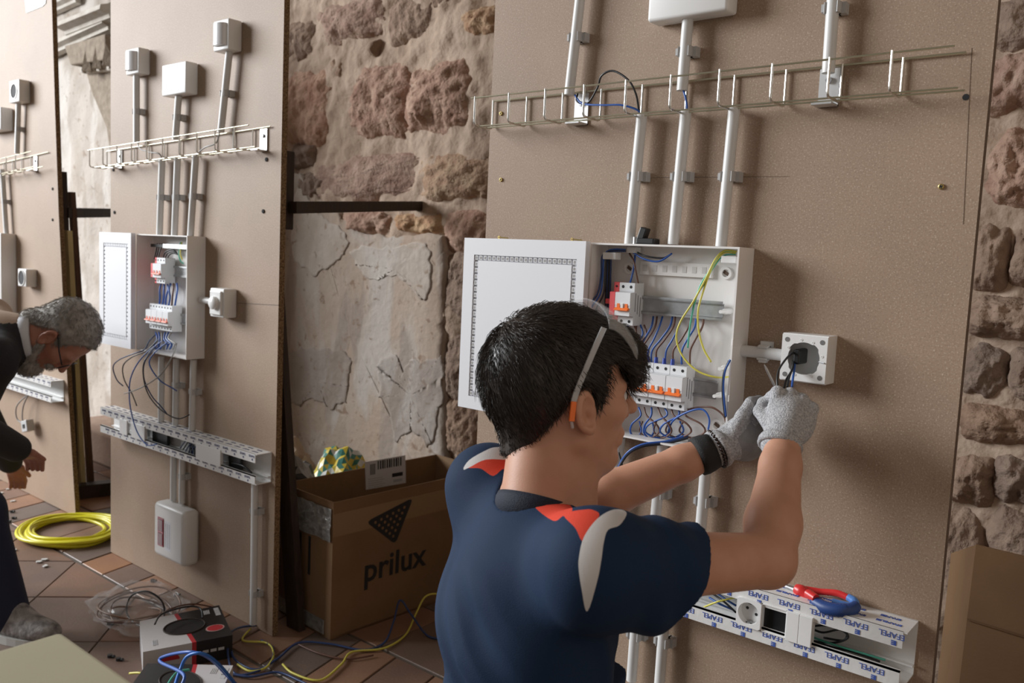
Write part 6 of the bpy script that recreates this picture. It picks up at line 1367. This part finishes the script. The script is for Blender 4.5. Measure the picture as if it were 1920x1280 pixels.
for W, E_ in ((MWR, MER), (MWL, MEL)):
    d_ = (W - E_).normalized(); sd_ = d_.cross(UP).normalized(); dn = sd_.cross(d_)
    MB_.ell(W + d_ * .05, (.042, .038, .018), (d_, sd_, dn), .012)
    for i in range(4): s_ = (-.027, -.009, .009, .026)[i]; MB_.cap(W + d_ * .075 + sd_ * s_, W + d_ * .115 + sd_ * s_ - dn * .012, .0095, .009, .005); MB_.cap(W + d_ * .115 + sd_ * s_ - dn * .012, W + d_ * .13 + sd_ * s_ - dn * .036, .009, .0075, .005)
    MB_.cap(W + d_ * .03 + sd_ * .03, W + d_ * .075 + sd_ * .052 - dn * .012, .012, .009, .006)
M_SKIN2 = skin_mat('skin_ruddy', (0.42, 0.20, 0.135), (0.36, 0.15, 0.105))
field_obj('body', MB_, M_SKIN2, man, 1)
M_GHAIR = mat('grey_hair', (0.36, 0.34, 0.31), rough=.6, col2=(0.20, 0.18, 0.16), vscale=60); M_BEARD = mat('grey_beard', (0.42, 0.40, 0.37), rough=.7, col2=(0.27, 0.25, 0.22), vscale=60)
mlo, mhi = np.array(MC) - .16, np.array(MC) + .16
HM = Field(mlo, mhi, .0035); HM.ell(ml(-.012, 0, .038), (.0985, .078, .0885), (MF, MR, MU), .02); HM.cap(ml(-.04, 0, -.02), ml(-.046, 0, -.10), .058, .052, .02)
side_poly(HM, [(-.2, -.09), (-.085, -.088), (-.05, -.06), (-.026, -.01), (-.014, .022), (.004, .026), (.014, .005), (.026, -.03), (.034, -.03), (.036, .03), (.05, .075), (.075, .095), (.12, .14), (.2, .3), (-.2, .3)], MC, MF, MU, mlo + .03, mhi - .03)
o, v_, f__ = field_obj('hair', HM, M_GHAIR, man, 2); strands('hair_strands', v_, f__, M_GHAIR, man, 3500, ml(-.08, 0, .08), -np.array(MU) * .5, .014, .0007, .003, 8)
HB = Field(mlo, mhi, .0035); HB.ell(ml(.064, 0, -.108), (.046, .046, .044), (MF, MR, MU), .02); HB.cap(ml(.088, -.022, -.046), ml(.088, .022, -.046), .011, .011, .01)
for s in (-1, 1): HB.cap(ml(.018, s * .060, -.04), ml(.055, s * .034, -.10), .013, .020, .012)
o, v_, f__ = field_obj('beard', HB, M_BEARD, man, 2); strands('beard_strands', v_, f__, M_BEARD, man, 1800, ml(.02, 0, 0), -np.array(MU) * .5, .012, .0007, .003, 9)
gm = thing('eyeglasses', 'thin dark-framed glasses worn by the bending person', 'glasses', ml(.1, 0, 0))
for s in (-1, 1):
    B().tube([ml(.0, s * .078, .022), ml(.05, s * .078, .012), ml(.094, s * .068, .006)], .0022, 6).build('temple', M_BLACK, gm, smooth=True)
    c = ml(.1, s * .034, -.002); B().tube([c + MR * .026 * math.cos(a_) + MU * .017 * math.sin(a_) for a_ in [2 * math.pi * k / 20 for k in range(20)]], .0018, 6, closed=True).build('rim', M_BLACK, gm, smooth=True)
    B().prism([c + MR * .025 * math.cos(a_) + MU * .016 * math.sin(a_) for a_ in [2 * math.pi * k / 20 for k in range(20)]], MF * .0015).build('lens', M_LENS, gm)
# jacket
JF = Field(lo - .02, hi + .02, .007)
JF.cap(MN.lerp(MHIP, .12), MN.lerp(MHIP, .5), .105, .125, .04); JF.cap(MN.lerp(MHIP, .5), MHIP, .125, .13, .04); JF.cap(MN.lerp(MHIP, .04), MSR, .062, .066, .05); JF.cap(MN.lerp(MHIP, .04), MSL, .062, .066, .05)
for S_, E_, W_ in ((MSR, MER, MWR), (MSL, MEL, MWL)): JF.cap(S_, E_, .064, .056, .03); JF.cap(E_, W_ - (W_ - E_).normalized() * .012, .056, .046, .02)
md_ = (MC - MN).normalized(); JF.cap(MN + md_ * .06, MN.lerp(MHIP, .15), .074, .108, .03); halfspace(JF, MN + md_ * .045, md_, V3(MN) - .14, V3(MN) + .14, .01)
M_JACK = mat('dark_jacket', (0.010, 0.010, 0.013), rough=.8, bump=.1, bscale=200); M_YOKE = mat('beige_yoke', (0.36, 0.26, 0.19), rough=.8)
jo, jv, jf = field_obj('jacket', JF, M_JACK, man, 1); jo.data.materials.append(M_YOKE)
cen = jv[jf].mean(1); pj = projn(cen); yl = np.interp(pj[:, 0], [-400, 0, 40, 70], [650, 606, 606, 600]); jo.data.polygons.foreach_set('material_index', (pj[:, 1] < yl).astype(np.int32))
b = B(); n = 30; u = md_.cross(UP).normalized(); v = md_.cross(u)
for i in range(n):
    a_ = 2 * math.pi * i / n; e = u * math.cos(a_) + v * math.sin(a_)
    for r, z in ((.060, .020), (.073, .030), (.074, .062), (.064, .066)): b.v.append(tuple(MN + e * r + md_ * z))
for i in range(n):
    for j in range(4): b.f.append((4 * i + j, 4 * ((i + 1) % n) + j, 4 * ((i + 1) % n) + (j + 1) % 4, 4 * i + (j + 1) % 4))
b.build('shirt_collar', mat('white_cotton', (0.62, 0.64, 0.68), rough=.8), man, smooth=True)
# legs and shoes
A1 = PD(14, 1148, 2.47); K1 = PD(-45, 960, 2.50); A2 = PD(-160, 1120, 2.75); A2.z = .07; K2 = PD(-190, 930, 2.7)
pts_ = [MHIP, K1, K2, A1, A2]; lo2 = np.minimum.reduce([V3(p) for p in pts_]) - .16; hi2 = np.maximum.reduce([V3(p) for p in pts_]) + .16
LF = Field(lo2, hi2, .008); LF.ell(MHIP, (.15, .15, .15), k=.03)
for K_, A_ in ((K1, A1), (K2, A2)): LF.cap(MHIP, K_, .10, .075, .04); LF.cap(K_, A_, .072, .058, .03)
field_obj('trousers', LF, mat('navy_trousers', (0.010, 0.014, 0.040), rough=.8), man, 1)
M_SNK = mat('grey_sneaker', (0.42, 0.40, 0.39), rough=.7, col2=(0.12, 0.11, 0.11), vscale=45, bump=.3, bscale=80); M_SOLE = mat('white_sole', (0.6, 0.6, 0.58), rough=.6)
for A_ in (A1, A2):
    toe = (PF(82, 1200) - PF(10, 1185)).normalized(); g0 = Vector((A_.x, A_.y, 0)); sd_ = toe.cross(UP)
    FS = Field(np.array(g0) - .22, np.array(g0) + .28, .006)
    FS.ell(g0 + toe * .02 + UP * .055, (.075, .042, .055), (toe, sd_, UP), .02); FS.ell(g0 + toe * .10 + UP * .038, (.085, .044, .034), (toe, sd_, UP), .03); halfspace(FS, g0 + UP * .016, -UP, np.array(g0) - .15, np.array(g0) + .25)
    so_, a_, b_ = field_obj('shoe', FS, M_SNK, man, 1)
    B().prism([g0 + toe * (.045 + .14 * math.cos(q_)) + sd_ * .047 * math.sin(q_) for q_ in [2 * math.pi * k / 28 for k in range(28)]], (0, 0, .022)).build('sole', M_SOLE, man)
